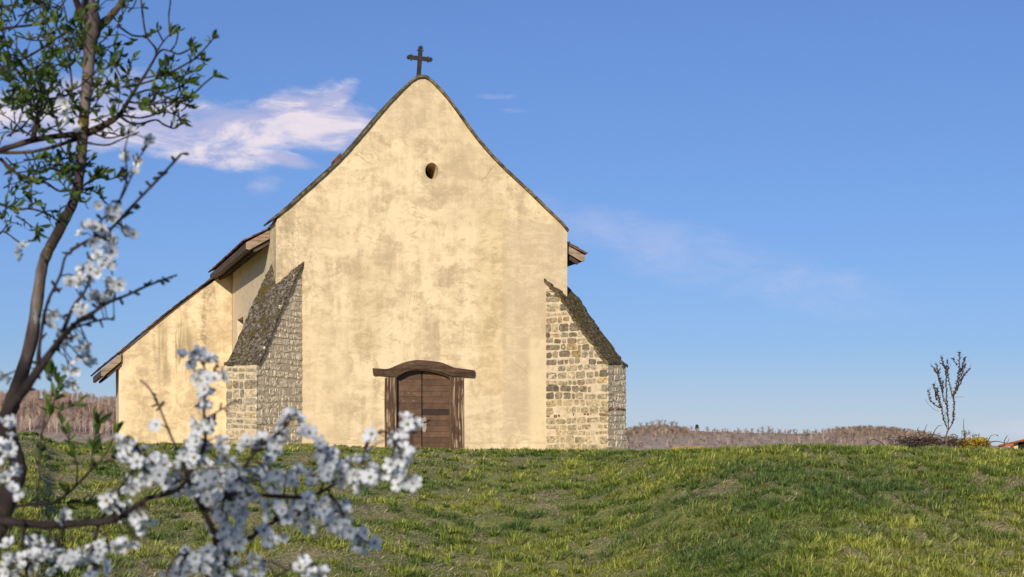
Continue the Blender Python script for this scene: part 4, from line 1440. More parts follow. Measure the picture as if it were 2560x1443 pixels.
for i, ln_ in enumerate(lines):
    dy0, dy1 = random.uniform(-0.05, 0.05), random.uniform(-0.35, 0.35)
    if i == 0: dy0 = dy1 = 0
    P = [spt(x, y, (dy0 * 0 + dy1 * k / len(ln_))) for k, (x, y, w) in enumerate(ln_)]
    Rr = [w * SAPW * 0.85 for _, _, w in ln_]
    Ps = smooth2(P, 4); Rs = np.interp(np.linspace(0, len(P) - 1, len(Ps)), range(len(P)), Rr)
    c = (0.07, 0.042, 0.032)
    (tr_mb if i == 0 else br_mb).tube(Ps, Rs, 6 if i == 0 else 5, c if i else (0.16, 0.10, 0.07))
    if 0 < i < len(lines) - 3:
        tot = sum((b - a).length for a, b in zip(Ps, Ps[1:]))
        nb = int(tot / 0.015)
        for k in range(nb):
            u = (k + random.random()) / nb
            if i in (1, 7, 12) and u < 0.12: continue
            f = u * (len(Ps) - 1); j = int(f)
            p = Ps[j].lerp(Ps[min(j + 1, len(Ps) - 1)], f - j)
            a = random.uniform(0, 6.28)
            d = Vector((math.cos(a), math.sin(a), random.uniform(0.2, 0.9))).normalized()
            l = random.uniform(0.028, 0.058)
            bud_mb.tube([p, p + d * l * 0.55, p + d * l], [0.006, random.uniform(0.013, 0.021), 0.003], 4, (0.055, 0.036, 0.026) if random.random() < 0.8 else (0.16, 0.11, 0.05))
for ln_ in lines[1:-3]:
    for (x, y, w) in ln_[1:]:
        for _ in range(2):
            a = random.uniform(0.9, 2.2); l = random.uniform(25, 60); dy = random.uniform(-0.2, 0.2)
            br_mb.tube([spt(x, y), spt(x + math.cos(a) * l * 0.5, y - math.sin(a) * l * 0.5, dy * 0.5), spt(x + math.cos(a) * l * 0.9, y - math.sin(a) * l, dy)], [SAPW * 1.3, SAPW * 1.0, SAPW * 0.5], 4, (0.07, 0.042, 0.032))
tr_mb.build('trunk', M_BARK_SAP, sap, smooth=True)
br_mb.build('branches', M_BARK_SAP, sap, smooth=True)
bud_mb.build('buds', M_BARK_SAP, sap)

# heap of cut brushwood
M_STICK = attr_mat('dead_sticks', 0.9, 0.1, 20.0, 0.4, 0.003)
D_B = 38.4
b0 = Wp(2300, 1127, D_B)
bp = MB()
rb = random.Random(5)


def bpt(x, y, dy=0.0):
    return Wp(2100 + x / 4.2435, 860 + y / 4.2435, D_B) - b0 + Vector((0, dy, 0))


def stick(pts, w0, w1, c=None, dy=None):
    dy = rb.uniform(-0.4, 0.5) if dy is None else dy
    P = smooth2([bpt(x, y, dy + rb.uniform(-.08, .08)) for x, y in pts], 4)
    P = [p + Vector((rb.uniform(-.006, .006), 0, rb.uniform(-.006, .006))) for p in P]
    bp.tube(P, np.linspace(w0, w1, len(P)) * SAPW * 0.85, 5, c or jcol((0.06, 0.038, 0.03), 0.6, 1.4))


for s_ in [[(730, 1125), (735, 1040), (712, 960), (735, 925)], [(735, 1050), (770, 1010), (790, 975)], [(660, 1090), (655, 1020), (625, 990), (655, 980)],
           [(540, 1130), (520, 1075), (498, 1040)], [(490, 1110), (440, 1050), (390, 1020), (330, 1015), (265, 1065)], [(600, 1110), (680, 1060), (770, 1030)],
           [(750, 1110), (850, 1020), (960, 960), (1120, 1005)], [(960, 1040), (1010, 960), (1060, 880), (1095, 860)], [(800, 1050), (880, 970), (960, 975), (1060, 1030)],
           [(1315, 1030), (1300, 960), (1288, 870), (1290, 790)], [(1310, 1040), (1360, 990), (1400, 960)], [(910, 950), (905, 900), (925, 855)], [(1590, 1050), (1620, 1010), (1650, 975), (1705, 960)],
           [(1640, 1040), (1700, 1035), (1800, 1050), (1828, 1005)], [(1690, 1070), (1710, 1010), (1730, 970)], [(1650, 975), (1630, 965)], [(640, 1120), (690, 1080), (730, 1070), (860, 1090)], [(850, 970), (820, 910), (835, 885)]]:
    stick(s_, 7, 2.5)
for _ in range(230):
    x = rb.choice([rb.gauss(860, 140), rb.uniform(560, 1320), rb.gauss(900, 110)]); y = rb.uniform(1015, 1125)
    lim = 1040 - 60 * math.exp(-((x - 900) / 160) ** 2)
    y = max(y, lim)
    a = rb.uniform(-0.7, 0.7) + (math.pi if rb.random() < 0.5 else 0); l = rb.uniform(50, 170)
    stick([(x, y), (x + math.cos(a) * l * .5, y - abs(math.sin(a)) * l * .5 - rb.uniform(-10, 12)), (x + math.cos(a) * l, max(lim - 25, y - abs(math.sin(a)) * l * 0.8))], rb.uniform(3, 7), 1.5)
for _ in range(40):            # thin stalks left of the heap
    x = rb.uniform(215, 520); y = 1125
    stick([(x, y), (x + rb.uniform(-15, 20), y - rb.uniform(15, 40)), (x + rb.uniform(-40, 60), y - rb.uniform(30, 75))], 2.5, 1.2, (0.20, 0.12, 0.075))
o = bp.build('brush_heap', M_STICK)
o.location = b0
tag(o, 'tangled heap of cut dead branches lying around the young sapling', 'brush pile')


def leafy_bush(name, boxes, d, loc_px, leafcol, label, cat, nleaf, lsize, stems=True):
    o0 = Wp(loc_px[0], loc_px[1], d)
    root = empty(name, o0)
    tag(root, label, cat)
    lm, sm = MB(), MB()
    rl = random.Random(hash(name) % 1000 if False else len(label))
    for (px, py, rx, ry, wgt) in boxes:
        for _ in range(int(nleaf * wgt)):
            a = rl.uniform(0, 6.28); r = math.sqrt(rl.random())
            x, y = px + rx * r * math.cos(a), py + ry * r * math.sin(a)
            p = Wp(x, y, d) - o0 + Vector((0, rl.gauss(0, rx / F * d * 0.6), 0))
            e = Vector((rl.gauss(0, 1), rl.gauss(0, 1), rl.gauss(0, 1))).normalized() * lsize * rl.uniform(0.6, 1.3)
            g = e.cross(Vector((rl.gauss(0, 1), rl.gauss(0, 1), rl.gauss(0, 1)))).normalized() * lsize * 0.5
            c = rl.choice(leafcol); k = rl.uniform(0.7, 1.25)
            lm.add([p - e, p + g, p + e, p - g], [(0, 1, 2, 3)], tuple(v * k for v in c))
        if stems:
            for _ in range(7):
                q = Wp(px + rl.uniform(-rx, rx), py + rl.uniform(-ry, ry), d) - o0
                b_ = Wp(px + rl.uniform(-rx, rx) * 0.5, loc_px[1], d) - o0
                sm.tube([b_, b_.lerp(q, 0.5) + Vector((rl.uniform(-.05, .05), rl.uniform(-.1, .1), 0.03)), q], [0.010, 0.008, 0.004], 4, (0.11, 0.075, 0.05))
    lm.build('blossoms' if 'yellow' in label else 'foliage', M_LEAFY, root)
    if stems: sm.build('stems', M_STICK, root)
    return root


M_LEAFY = attr_mat('bush_leaf', 0.7, 0.2, 10.0, 0.1, 0.0, 0.25)
YEL = [(0.55, 0.36, 0.02), (0.65, 0.44, 0.035), (0.42, 0.27, 0.02), (0.30, 0.22, 0.03)]
OLI = [(0.10, 0.10, 0.025), (0.16, 0.15, 0.03), (0.22, 0.19, 0.03)]
leafy_bush('forsythia_bush', [(2428, 1107, 32, 13, 1.0), (2450, 1105, 20, 12, 0.6), (2408, 1112, 16, 10, 0.4), (2468, 1110, 10, 8, 0.15)], 38.9, (2430, 1127), YEL,
           'yellow flowering bush right of the bare sapling', 'bush', 820, 0.026)
leafy_bush('green_bush', [(2383, 1097, 13, 12, 0.5), (2380, 1112, 16, 12, 0.6), (2415, 1082, 12, 7, 0.18), (2440, 1088, 10, 5, 0.1)], 39.3, (2384, 1127), OLI,
           'olive green leafy bush close behind the sapling stem', 'bush', 360, 0.022)

# low clipped yellow hedge peeping over the crest
D_H = 47.0
h0_ = Wp(1727, 1150, D_H)
hb = MB()
rl = random.Random(3)
hw, hd, hh_ = 103 / F * D_H / 2, 0.45, (1150 - 1117) / F * D_H
for _ in range(5200):
    x, y, z = rl.uniform(-1, 1), rl.uniform(-1, 1), rl.uniform(0.0, 1)
    # push to the surface of a rounded box
    k = max(abs(x) ** 6 + abs(y) ** 6 + abs(z) ** 6, 1e-6) ** (-1 / 6) * rl.uniform(0.90, 1.0)
    p = Vector((x * k * hw, y * k * hd, z * k * hh_))
    e = Vector((rl.gauss(0, 1), rl.gauss(0, 1), rl.gauss(0, 1))).normalized() * 0.022
    g = e.cross(Vector((rl.gauss(0, 1), rl.gauss(0, 1), rl.gauss(0, 1)))).normalized() * 0.013
    f_ = rl.uniform(0.7, 1.25)
    c = (0.62, 0.46, 0.14) if z * k > 0.8 else (0.50, 0.38, 0.02)
    hb.add([p - e, p + g, p + e, p - g], [(0, 1, 2, 3)], tuple(v * f_ for v in c))
hedge = empty('yellow_hedge', h0_); tag(hedge, 'low rounded yellow hedge just showing over the grass crest right of the church', 'hedge')
hb.build('foliage', M_LEAFY, hedge)
sm = MB()
for k in range(9):
    x = -hw * 0.8 + hw * 1.6 * k / 8
    sm.tube([(x, 0, -0.25), (x + rl.uniform(-.03, .03), 0, hh_ * 0.85)], [0.018, 0.010], 5, (0.10, 0.07, 0.045))
sm.build('stems', M_STICK, hedge)

# house at the right edge, far behind the crest
D_HO = 82.0
hp = lambda px, py, dy=0.0: Wp(px, py, D_HO) + Vector((0, dy, 0))
ho = hp(2620, 1220)
house = empty('house', ho)
tag(house, 'distant cream house with orange tiled roof at the right edge behind the crest', 'house')
M_HWALL = simple_mat('cream_house_wall', (0.62, 0.46, 0.27), (0.72, 0.55, 0.34), 2.0)
M_HROOF = simple_mat('orange_roof_tile', (0.20, 0.065, 0.03), (0.34, 0.115, 0.05), 4.0)
M_GUT = simple_mat('orange_gutter', (0.42, 0.13, 0.05), (0.52, 0.17, 0.07), 3.0, 0.4, 0.4)
mb = MB()
mb.prism([hp(2526, 1230) - ho, hp(2526, 1108) - ho, hp(2640, 1086) - ho, hp(2754, 1108) - ho, hp(2754, 1230) - ho], (4.4, 9, 0))
mb.build('wall', M_HWALL, house, recalc=True)
mb = MB()
for (a, b_) in (((2488, 1116.5), (2642, 1083)), ((2642, 1083), (2796, 1116.5))):
    A_, B_ = hp(*a) - ho, hp(*b_) - ho
    mb.prism([A_ + Vector((0, -0.5, 0)), B_ + Vector((0, -0.5, 0)), B_ + Vector((0, -0.5, 0.12)), A_ + Vector((0, -0.5, 0.08))], (4.9, 10, 0))
mb.build('roof', M_HROOF, house, recalc=True)
mb = MB()
mb.tube([hp(2490, 1116, -0.3) - ho, hp(2526, 1112, -0.5) - ho, hp(2524, 1116, -0.4) - ho, hp(2528, 1121, -0.12) - ho, hp(2533, 1124, -0.1) - ho, hp(2533, 1225, -0.1) - ho], [0.05, 0.07, 0.08, 0.08, 0.07, 0.07], 8)
mb.build('gutter_pipe', M_GUT, house, smooth=True)
mb = MB()
mb.box(hp(2545, 1150, -0.03) - ho, (0.7, 0, 0), (0, 0.06, 0), (0, 0, 0.9))
mb.build('window', M_DARK, house)


# ------------------------------------------------------------------ foreground trees
def bark_mat(name, c1, c2, c3, lichen):
    m, t, b = new_mat(name, 0.85, 0.2)
    co = objco(t)
    n1 = t.noise(co, 14.0, 8, 0.65, 0.6, scl=(1, 1, 0.35)); n2 = t.noise(co, 9.0, 5, 0.6, 0.3); n3 = t.noise(co, 60.0, 5, 0.6)
    c = t.ramp(n1, [(0.36, c1), (0.52, c2), (0.66, c3)])
    if lichen: c = t.mix(t.math('MULTIPLY', t.sstep(n2, 0.55, 0.62), lichen), c, (0.17, 0.12, 0.022))
    t.link(c, b.inputs['Base Color'])
    bump(t, b, t.math('ADD', n1, n3), 0.7, 0.004)
    return m


M_BARK_A = bark_mat('lichen_spotted_bark', (0.026, 0.019, 0.017), (0.068, 0.05, 0.045), (0.19, 0.155, 0.135), 0.85)
M_BARK_AT = bark_mat('dark_twig_bark', (0.020, 0.014, 0.012), (0.045, 0.031, 0.026), (0.09, 0.065, 0.05), 0.25)
M_BARK_B = bark_mat('plum_bark', (0.014, 0.010, 0.009), (0.036, 0.025, 0.023), (0.08, 0.06, 0.056), 0.12)
M_LEAF = attr_mat('young_leaf', 0.5, 0.35, 60.0, 0.2, 0.0, 0.30)


def petal_mat():
    m, t, b = new_mat('plum_petal', 0.6, 0.2)
    b.inputs['Base Color'].default_value = (0.82, 0.83, 0.84, 1)
    tr = t.n('ShaderNodeBsdfTranslucent'); tr.inputs[0].default_value = (0.80, 0.81, 0.80, 1)
    mx = t.n('ShaderNodeMixShader'); mx.inputs[0].default_value = 0.35
    t.link(b.outputs[0], mx.inputs[1]); t.link(tr.outputs[0], mx.inputs[2])
    t.link(mx.outputs[0], t.t.nodes['Material Output'].inputs['Surface'])
    return m


M_PETAL = petal_mat()
M_CENTRE = simple_mat('flower_centre', (0.10, 0.085, 0.02), (0.26, 0.22, 0.06), 80.0)
M_BUDG = simple_mat('bud_green', (0.06, 0.05, 0.02), (0.12, 0.12, 0.04), 80.0)


def limb(mb, pts, d0, d1, o0, rs=1.0, n=6, sides=7, dmid=0.0):
    """pts (px, py, width px) traced along a limb; depth runs d0 -> d1. Returns smoothed world-local points."""
    k = len(pts)
    P = []
    for i, (x, y, w) in enumerate(pts):
        u = i / max(1, k - 1)
        P.append(Wp(x, y, d0 + (d1 - d0) * u + dmid * math.sin(u * math.pi)) - o0)
    Ps = smooth2(P, n)
    dd = [d0 + (d1 - d0) * u for u in np.linspace(0, 1, len(Ps))]
    Rs = np.interp(np.linspace(0, k - 1, len(Ps)), range(k), [w for _, _, w in pts])
    Rs = [0.5 * r / F * d * rs for r, d in zip(Rs, dd)]
    rj = [r * random.uniform(0.93, 1.08) for r in Rs]
    mb.tube(Ps, rj, sides)
    return Ps, Rs


def leaf_template():
    vs, fs = [], []
    nl = 5
    for i in range(nl):
        u = i / (nl - 1)
        w = 0.19 * math.sin(math.pi * (0.06 + 0.90 * u) ** 0.85) + 0.012
        z = 0.12 * math.sin(u * 2.2)
        for sx in (-1, 0, 1):
            vs.append((sx * w * 0.82, u, z + (0.10 * (abs(sx)) * (w / 0.19))))
    for i in range(nl - 1):
        for j in range(2):
            a = i * 3 + j
            fs.append((a, a + 1, a + 4, a + 3))
    return np.array(vs), fs


LV_T, LF_T = leaf_template()
rlf = random.Random(19)


def add_leaf(mb, p, d, size):
    d = d.normalized()
    r = Vector((rlf.gauss(0, 1), rlf.gauss(0, 1), rlf.gauss(0, 1)))
    e = d.cross(r)
    if e.length < 1e-4: return
    e.normalize(); n_ = e.cross(d)
    vs = [p + (e * x + d * y + n_ * z) * size for x, y, z in LV_T]
    k = rlf.uniform(0.6, 1.25)
    c = rlf.choice([(0.065, 0.115, 0.018), (0.09, 0.15, 0.02), (0.13, 0.18, 0.022), (0.05, 0.085, 0.016)])
    mb.add(vs, LF_T, tuple(v * k for v in c))


def leaf_cluster(mb, p, up, size, n):
    for _ in range(n):
        d = (up + Vector((rlf.gauss(0, .55), rlf.gauss(0, .55), rlf.gauss(0, .45)))).normalized()
        add_leaf(mb, p + d * size * 0.05, d, size * rlf.uniform(0.6, 1.2))


# ---- leafing tree
D_A = 3.0
base_a = Wp(-560, 3200, D_A)
ba_z = gz(base_a.x, base_a.y)
o_a = Vector((base_a.x, base_a.y, ba_z))
tree_a = empty('leafing_tree', o_a)
tag(tree_a, 'slender tree with lichen spotted trunk and small opening green leaves at the left edge', 'tree')
tm = MB()
trunk = [(-560, 3230, 70), (-420, 2400, 64), (-260, 1800, 58), (-110, 1400, 52), (-20, 1150, 46), (22, 1030, 41), (48, 955, 37), (76, 860, 31), (95, 740, 28), (110, 652, 28), (150, 572, 26), (188, 492, 25), (203, 400, 25), (207, 330, 27), (213, 260, 26), (221, 170, 28), (226, 110, 32), (232, 66, 42), (222, 10, 36), (212, -60, 28), (205, -160, 22)]
limb(tm, trunk, D_A, D_A, o_a, 1.0, 6, 10)
limb(tm, [(232, 75, 30), (262, 55, 21), (290, 25, 17), (325, -25, 14), (350, -80, 12)], D_A, D_A + .15, o_a)
limb(tm, [(225, 60, 24), (198, 20, 18), (180, -30, 15), (160, -90, 12)], D_A, D_A - .1, o_a)
tm.build('trunk', M_BARK_A, tree_a, smooth=True)


class Spray:
    """one main limb with its twigs (mesh) and its leaves (child mesh)"""
    def __init__(self):
        self.w = MB(); self.l = MB()

    def line(self, pts, d0, d1, clusters=0.35, n=4, size=0.028, tip=5, start=0.25):
        Ps, Rs = limb(self.w, pts, d0, d1, o_a, 1.0, 5, 6)
        m = len(Ps)
        i = int(m * start)
        while i < m - 1:
            if rlf.random() < clusters:
                up = (Ps[i + 1] - Ps[i]).normalized() * 0.5 + Vector((rlf.gauss(0, .6), rlf.gauss(0, .6), rlf.gauss(0.5, .5)))
                leaf_cluster(self.l, Ps[i], up, size * rlf.uniform(0.55, 0.95), rlf.randint(2, n))
            i += 1
        if tip: leaf_cluster(self.l, Ps[-1], (Ps[-1] - Ps[-2]).normalized() * 1.2 + Vector((0, 0, .3)), size, tip)
        return Ps

    def wander(self, x, y, ang, length, d, w=5.0, gen=2, dens=0.5, lift=0.02, size=0.026):
        """random twig in photo pixels, heading ang (0 right, pi/2 up)"""
        pts = [(x, y, w)]
        k = max(3, int(length / 22))
        a = ang
        kids = []
        for i in range(k):
            a += rlf.gauss(0, 0.22) + lift * (1 if math.cos(a) > 0 else -1) * (1 if math.sin(a) < 0.9 else 0)
            x += math.cos(a) * length / k; y -= math.sin(a) * length / k
            pts.append((x, y, max(1.8, w * (1 - 0.55 * (i + 1) / k))))
            if gen > 0 and rlf.random() < 0.55: kids.append((x, y, a + rlf.choice([-1, 1]) * rlf.uniform(0.5, 1.1)))
        self.line(pts, d, d + rlf.uniform(-0.25, 0.25), dens * 0.11, 3, size, rlf.randint(2, 4), 0.1)
        for (kx, ky, ka) in kids:
            self.wander(kx, ky, ka, length * rlf.uniform(0.4, 0.65), d + rlf.uniform(-.12, .12), w * 0.7, gen - 1, dens, lift, size)

    def done(self):
        b_ = self.w.build('branch', [M_BARK_AT], tree_a, smooth=True)
        self.l.build('leaves', M_LEAF, b_, smooth=True)


# right limb
s = Spray()
s.line([(207, 338, 22), (255, 316, 17), (298, 288, 13), (322, 250, 10), (346, 212, 8), (372, 172, 7), (391, 128, 6), (366, 90, 5), (356, 30, 5), (350, -30, 4)], 3.0, 3.05, 0.05, 3, 0.022, 0, .4)
for ln_, cl in (([(302, 292, 8), (325, 307, 6), (352, 309, 6), (390, 300, 5), (410, 312, 5), (437, 321, 4), (452, 308, 4)], .10),
                ([(305, 288, 7), (345, 295, 5), (375, 290, 5), (410, 280, 4), (440, 288, 4), (455, 300, 4)], .35),
                ([(325, 255, 7), (370, 262, 5), (410, 256, 5), (450, 254, 5), (485, 233, 5), (510, 210, 4), (532, 192, 4)], .10),
                ([(372, 172, 6), (400, 128, 5), (425, 128, 5), (448, 135, 5), (476, 122, 4)], .05),
                ([(426, 128, 5), (440, 108, 4), (446, 76, 4)], .05), ([(392, 128, 5), (410, 102, 4), (425, 86, 4)], .05), ([(407, 102, 4), (395, 78, 4)], 0),
                ([(425, 86, 4), (422, 40, 4), (426, 5, 4), (424, -25, 3)], .12),
                ([(420, 185, 6), (455, 166, 5), (490, 145, 5), (515, 118, 4), (532, 98, 4)], .12), ([(488, 148, 4), (486, 128, 4), (482, 112, 4)], .3), ([(490, 145, 4), (505, 150, 4)], .2),
                ([(295, 64, 6), (330, 88, 5), (362, 91, 5)], .04), ([(345, 212, 6), (385, 200, 5), (420, 185, 5), (440, 195, 4), (485, 178, 4)], .45),
                ([(330, 240, 6), (370, 225, 5), (400, 235, 5), (440, 222, 4), (470, 205, 4)], .55), ([(352, 205, 6), (330, 200, 4), (310, 202, 4), (295, 180, 4), (285, 155, 3)], .2),
                ([(300, 203, 4), (318, 185, 3), (330, 150, 3)], .3), ([(360, 195, 5), (395, 190, 4), (430, 190, 4)], .4), ([(400, 235, 5), (430, 250, 4), (468, 262, 4)], .6), ([(380, 260, 4), (400, 275, 4), (425, 262, 3)], .5),
                ([(412, 140, 4), (415, 165, 4), (410, 190, 3)], .25), ([(430, 190, 3), (428, 165, 3), (434, 152, 3)], .1)):
    s.line(ln_, 3.0 + rlf.uniform(-.08, .08), 3.0 + rlf.uniform(-.22, .22), cl, 4, 0.024, 5, 0.3)
for _ in range(16):
    s.wander(rlf.uniform(340, 455), rlf.uniform(195, 285), rlf.uniform(0.3, 1.5), rlf.uniform(30, 60), 3.0 + rlf.uniform(-.15, .2), 4, 0, 1.0, 0.0, 0.023)
s.done()
# sprigs close to the right of the trunk
s = Spray()
for (x, y, a, l) in ((228, 300, .3, 90), (225, 250, .6, 100), (228, 190, .5, 90), (232, 130, .4, 80), (235, 110, 1.0, 60), (228, 330, .2, 80), (226, 215, .2, 70), (240, 90, 1.2, 70), (228, 280, 1.0, 90), (228, 165, .9, 80), (300, 55, 1.2, 60), (320, 30, .5, 55), (228, 238, 1.3, 80)):
    s.wander(x, y, a, l, 3.0 + rlf.uniform(-.15, .15), 4.5, 1, 1.0, 0.0, 0.023)
s.line([(212, 330, 8), (240, 336, 5), (268, 345, 5), (300, 340, 4), (318, 330, 3)], 3.0, 2.9, .02, 2, .02, 0)
s.line([(210, 355, 8), (245, 362, 5), (272, 362, 5), (300, 350, 4), (348, 330, 3)], 3.0, 2.85, .03, 2, .02, 0)
s.done()
# left limbs
s = Spray()
s.line([(200, 336, 20), (150, 340, 16), (85, 350, 16), (25, 368, 15), (-40, 386, 15), (-140, 400, 14)], 3.0, 2.9, 0.06, 3, .024, 0)
s.line([(82, 350, 15), (98, 270, 12), (106, 212, 11), (68, 206, 10), (45, 180, 8), (20, 150, 6), (-20, 120, 5)], 2.95, 3.1, 0.12, 3, .024, 0)
s.line([(100, 250, 10), (135, 246, 7), (172, 236, 7), (180, 220, 6), (172, 150, 5), (160, 100, 4), (140, 60, 3)], 2.95, 3.0, 0.1, 3, .024, 4)
s.line([(198, 345, 12), (150, 362, 9), (90, 378, 9), (30, 382, 9), (-40, 380, 9)], 3.0, 3.1, 0.10, 3, .024, 0)
for _ in range(34):
    x, y = rlf.choice([(rlf.uniform(-10, 200), 340), (100, rlf.uniform(215, 340)), (rlf.uniform(30, 105), rlf.uniform(180, 210)), (170, rlf.uniform(120, 235)), (rlf.uniform(-30, 60), rlf.uniform(0, 330))])
    s.wander(x, y, rlf.uniform(0.2, 2.9), rlf.uniform(60, 130), 3.0 + rlf.uniform(-.25, .35), 5, 2 if rlf.random() < .35 else 1, 0.9, 0.0, 0.024)
s.done()
s = Spray()
for _ in range(11):
    s.wander(rlf.uniform(-30, 170), rlf.uniform(-10, 190), rlf.uniform(-0.6, 3.6), rlf.uniform(70, 140), 3.2 + rlf.uniform(-.25, .35), 4.5, 1, 0.9, 0.0, 0.024)
s.line([(-60, 90, 9), (20, 70, 7), (90, 60, 6), (140, 30, 5), (170, -10, 4)], 3.1, 3.2, .2, 4)
s.line([(-60, 200, 9), (30, 160, 7), (90, 130, 6), (150, 90, 5), (190, 70, 4)], 3.1, 3.0, .2, 4)
s.done()
# drooping left twigs under the limb
s = Spray()
s.line([(0, 396, 9), (38, 432, 8), (70, 447, 7), (112, 456, 7), (150, 478, 6), (188, 472, 5)], 2.95, 3.0, .15, 3, .023, 0)
s.line([(-40, 492, 8), (5, 512, 7), (45, 524, 6), (75, 522, 6), (120, 535, 5), (146, 556, 4)], 2.95, 3.0, .12, 3, .023, 0)
s.line([(80, 522, 5), (78, 480, 4), (80, 458, 3)], 3.0, 3.0, 0.1, 3, .022, 3)
s.line([(-30, 600, 5), (8, 580, 4), (50, 606, 4), (82, 600, 4), (92, 580, 3)], 2.95, 3, .1, 3, .022, 3)
for (x, y, a, l) in ((15, 395, -.4, 90), (60, 380, -.6, 80), (110, 375, -.5, 80), (150, 365, -.8, 70), (40, 432, .3, 90), (100, 455, .5, 90), (150, 478, .2, 60), (30, 520, 1.2, 50), (90, 540, .5, 60), (100, 420, .2, 90), (60, 400, .1, 120), (180, 440, 2.6, 60),
                     (0, 545, 1, 35), (0, 585, .9, 40), (20, 468, 1.3, 40), (170, 470, 1.0, 50), (10, 470, .9, 45), (40, 540, -.4, 60), (130, 440, -.3, 60)):
    s.wander(x, y, a, l, 3.0 + rlf.uniform(-.12, .12), 4.5, 1, 0.9, 0.0, 0.023)
s.done()
s = Spray()
s.line([(204, 470, 7), (222, 455, 5), (250, 445, 4), (275, 448, 4), (298, 440, 3)], 3.0, 2.95, .5, 4, .022, 4)
s.line([(200, 480, 6), (220, 470, 5), (240, 482, 4), (252, 490, 3)], 3.0, 2.95, .5, 4, .022, 4)
s.line([(206, 420, 6), (218, 412, 4), (226, 402, 3)], 3, 3, .3, 4, .022, 4)
s.line([(222, 462, 5), (236, 440, 4), (260, 432, 3)], 3, 3, .5, 4, .022, 4)
s.done()
# leafy shoots low on the left
s = Spray()
for ln_ in ([(20, 1270, 9), (80, 1261, 7), (133, 1258, 7), (178, 1226, 6), (226, 1177, 6), (258, 1143, 5), (286, 1092, 4)],
            [(190, 1215, 5), (193, 1167, 5), (178, 1112, 4), (158, 1070, 4), (150, 1030, 4), (188, 1014, 3)],
            [(226, 1177, 5), (230, 1140, 4), (234, 1110, 4), (242, 1062, 3)], [(90, 1260, 6), (98, 1190, 5), (100, 1120, 5), (112, 1040, 5), (128, 993, 4), (128, 935, 3)],
            [(100, 1090, 5), (125, 1040, 4), (136, 1000, 4), (146, 960, 3)], [(133, 1258, 5), (190, 1256, 4), (232, 1262, 4)], [(258, 1143, 4), (285, 1150, 3), (300, 1130, 3)]):
    s.line(ln_, 2.45, 2.5 + rlf.uniform(-.1, .1), .62, 4, .025, 5, .3)
s.done()

# ---- blossoming plum
D_P = 1.85
base_b = Wp(-230, 4200, D_P)
o_b = Vector((base_b.x, base_b.y, gz(base_b.x, base_b.y)))
tree_b = empty('plum_tree', o_b)
tag(tree_b, 'white blossoming plum branches in the near foreground, out of focus', 'tree')
pm = MB()
limb(pm, [(-300, 4900, 120), (-260, 3400, 110), (-200, 2300, 95), (-120, 1700, 80), (-50, 1430, 66), (-5, 1310, 56), (24, 1230, 48), (46, 1175, 42), (30, 1110, 38), (8, 1040, 36)], D_P, D_P + .1, o_b, 1, 6, 10)
pm.build('trunk', M_BARK_B, tree_b, smooth=True)


def flower_template(open_):
    """five cupped petals with a small tuft of stamens, unit diameter about 1"""
    vs, fs, mi = [], [], []
    for k in range(5):
        a = 2 * math.pi * k / 5
        ca, sa = math.cos(a), math.sin(a)
        b0 = len(vs)
        for i, (r, w, z) in enumerate(((0.05, 0.035, 0.0), (0.20, 0.13, 0.03), (0.36, 0.185, 0.10), (0.49, 0.13, 0.17), (0.52, 0.05, 0.18))):
            rr = r * open_; zz = z + (1 - open_) * r * 1.1
            for sx in (-1, 0, 1):
                x = rr * (1 - 0.05 * abs(sx)); y = sx * w * (0.6 + 0.4 * open_)
                vs.append((x * ca - y * sa, x * sa + y * ca, zz + (0.03 * abs(sx))))
        for i in range(4):
            for j in range(2):
                p = b0 + i * 3 + j
                fs.append((p, p + 1, p + 4, p + 3)); mi.append(0)
    # centre cup
    b0 = len(vs)
    for k in range(6):
        a = 2 * math.pi * k / 6; vs.append((0.11 * math.cos(a), 0.11 * math.sin(a), 0.035))
    vs.append((0, 0, 0.07)); vs.append((0, 0, -0.10))
    for k in range(6):
        fs.append((b0 + k, b0 + (k + 1) % 6, b0 + 6)); mi.append(1)
        fs.append((b0 + (k + 1) % 6, b0 + k, b0 + 7)); mi.append(2)
    rf = random.Random(4)
    for k in range(14):
        a = rf.uniform(0, 6.28); r = rf.uniform(0.06, 0.2); h = rf.uniform(0.12, 0.24)
        e = Vector((-math.sin(a), math.cos(a), 0)) * 0.010
        p, q = Vector((0.03 * math.cos(a), 0.03 * math.sin(a), 0.03)), Vector((r * math.cos(a), r * math.sin(a), h))
        b0 = len(vs)
        vs += [p - e, p + e, q + e, q - e]
        fs.append((b0, b0 + 1, b0 + 2, b0 + 3)); mi.append(1)
        e2 = Vector((math.cos(a), math.sin(a), 0)) * 0.022; e3 = Vector((0, 0, 0.022)); b0 = len(vs)
        vs += [q - e2, q + e * 2 - e3, q + e2, q + e3]
        fs.append((b0, b0 + 1, b0 + 2, b0 + 3)); mi.append(1)
    return [Vector(v) for v in vs], fs, mi


FT = [flower_template(o_) for o_ in (1.0, 0.92, 0.82, 0.7)]
rp = random.Random(31)


def add_flower(mb, p, d, size):
    d = d.normalized()
    e = d.cross(Vector((rp.gauss(0, 1), rp.gauss(0, 1), rp.gauss(0, 1)))).normalized(); g = d.cross(e)
    vs, fs, mi = rp.choice(FT)
    k = len(mb.v)
    sx = size * rp.uniform(0.92, 1.08)
    mb.v.extend([tuple(p + e * (v.x * sx) + g * (v.y * size) + d * (v.z * size * 1.0)) for v in vs])
    mb.f.extend([tuple(i + k for i in f) for f in fs]); mb.m.extend(mi); mb.c.extend([None] * len(fs))


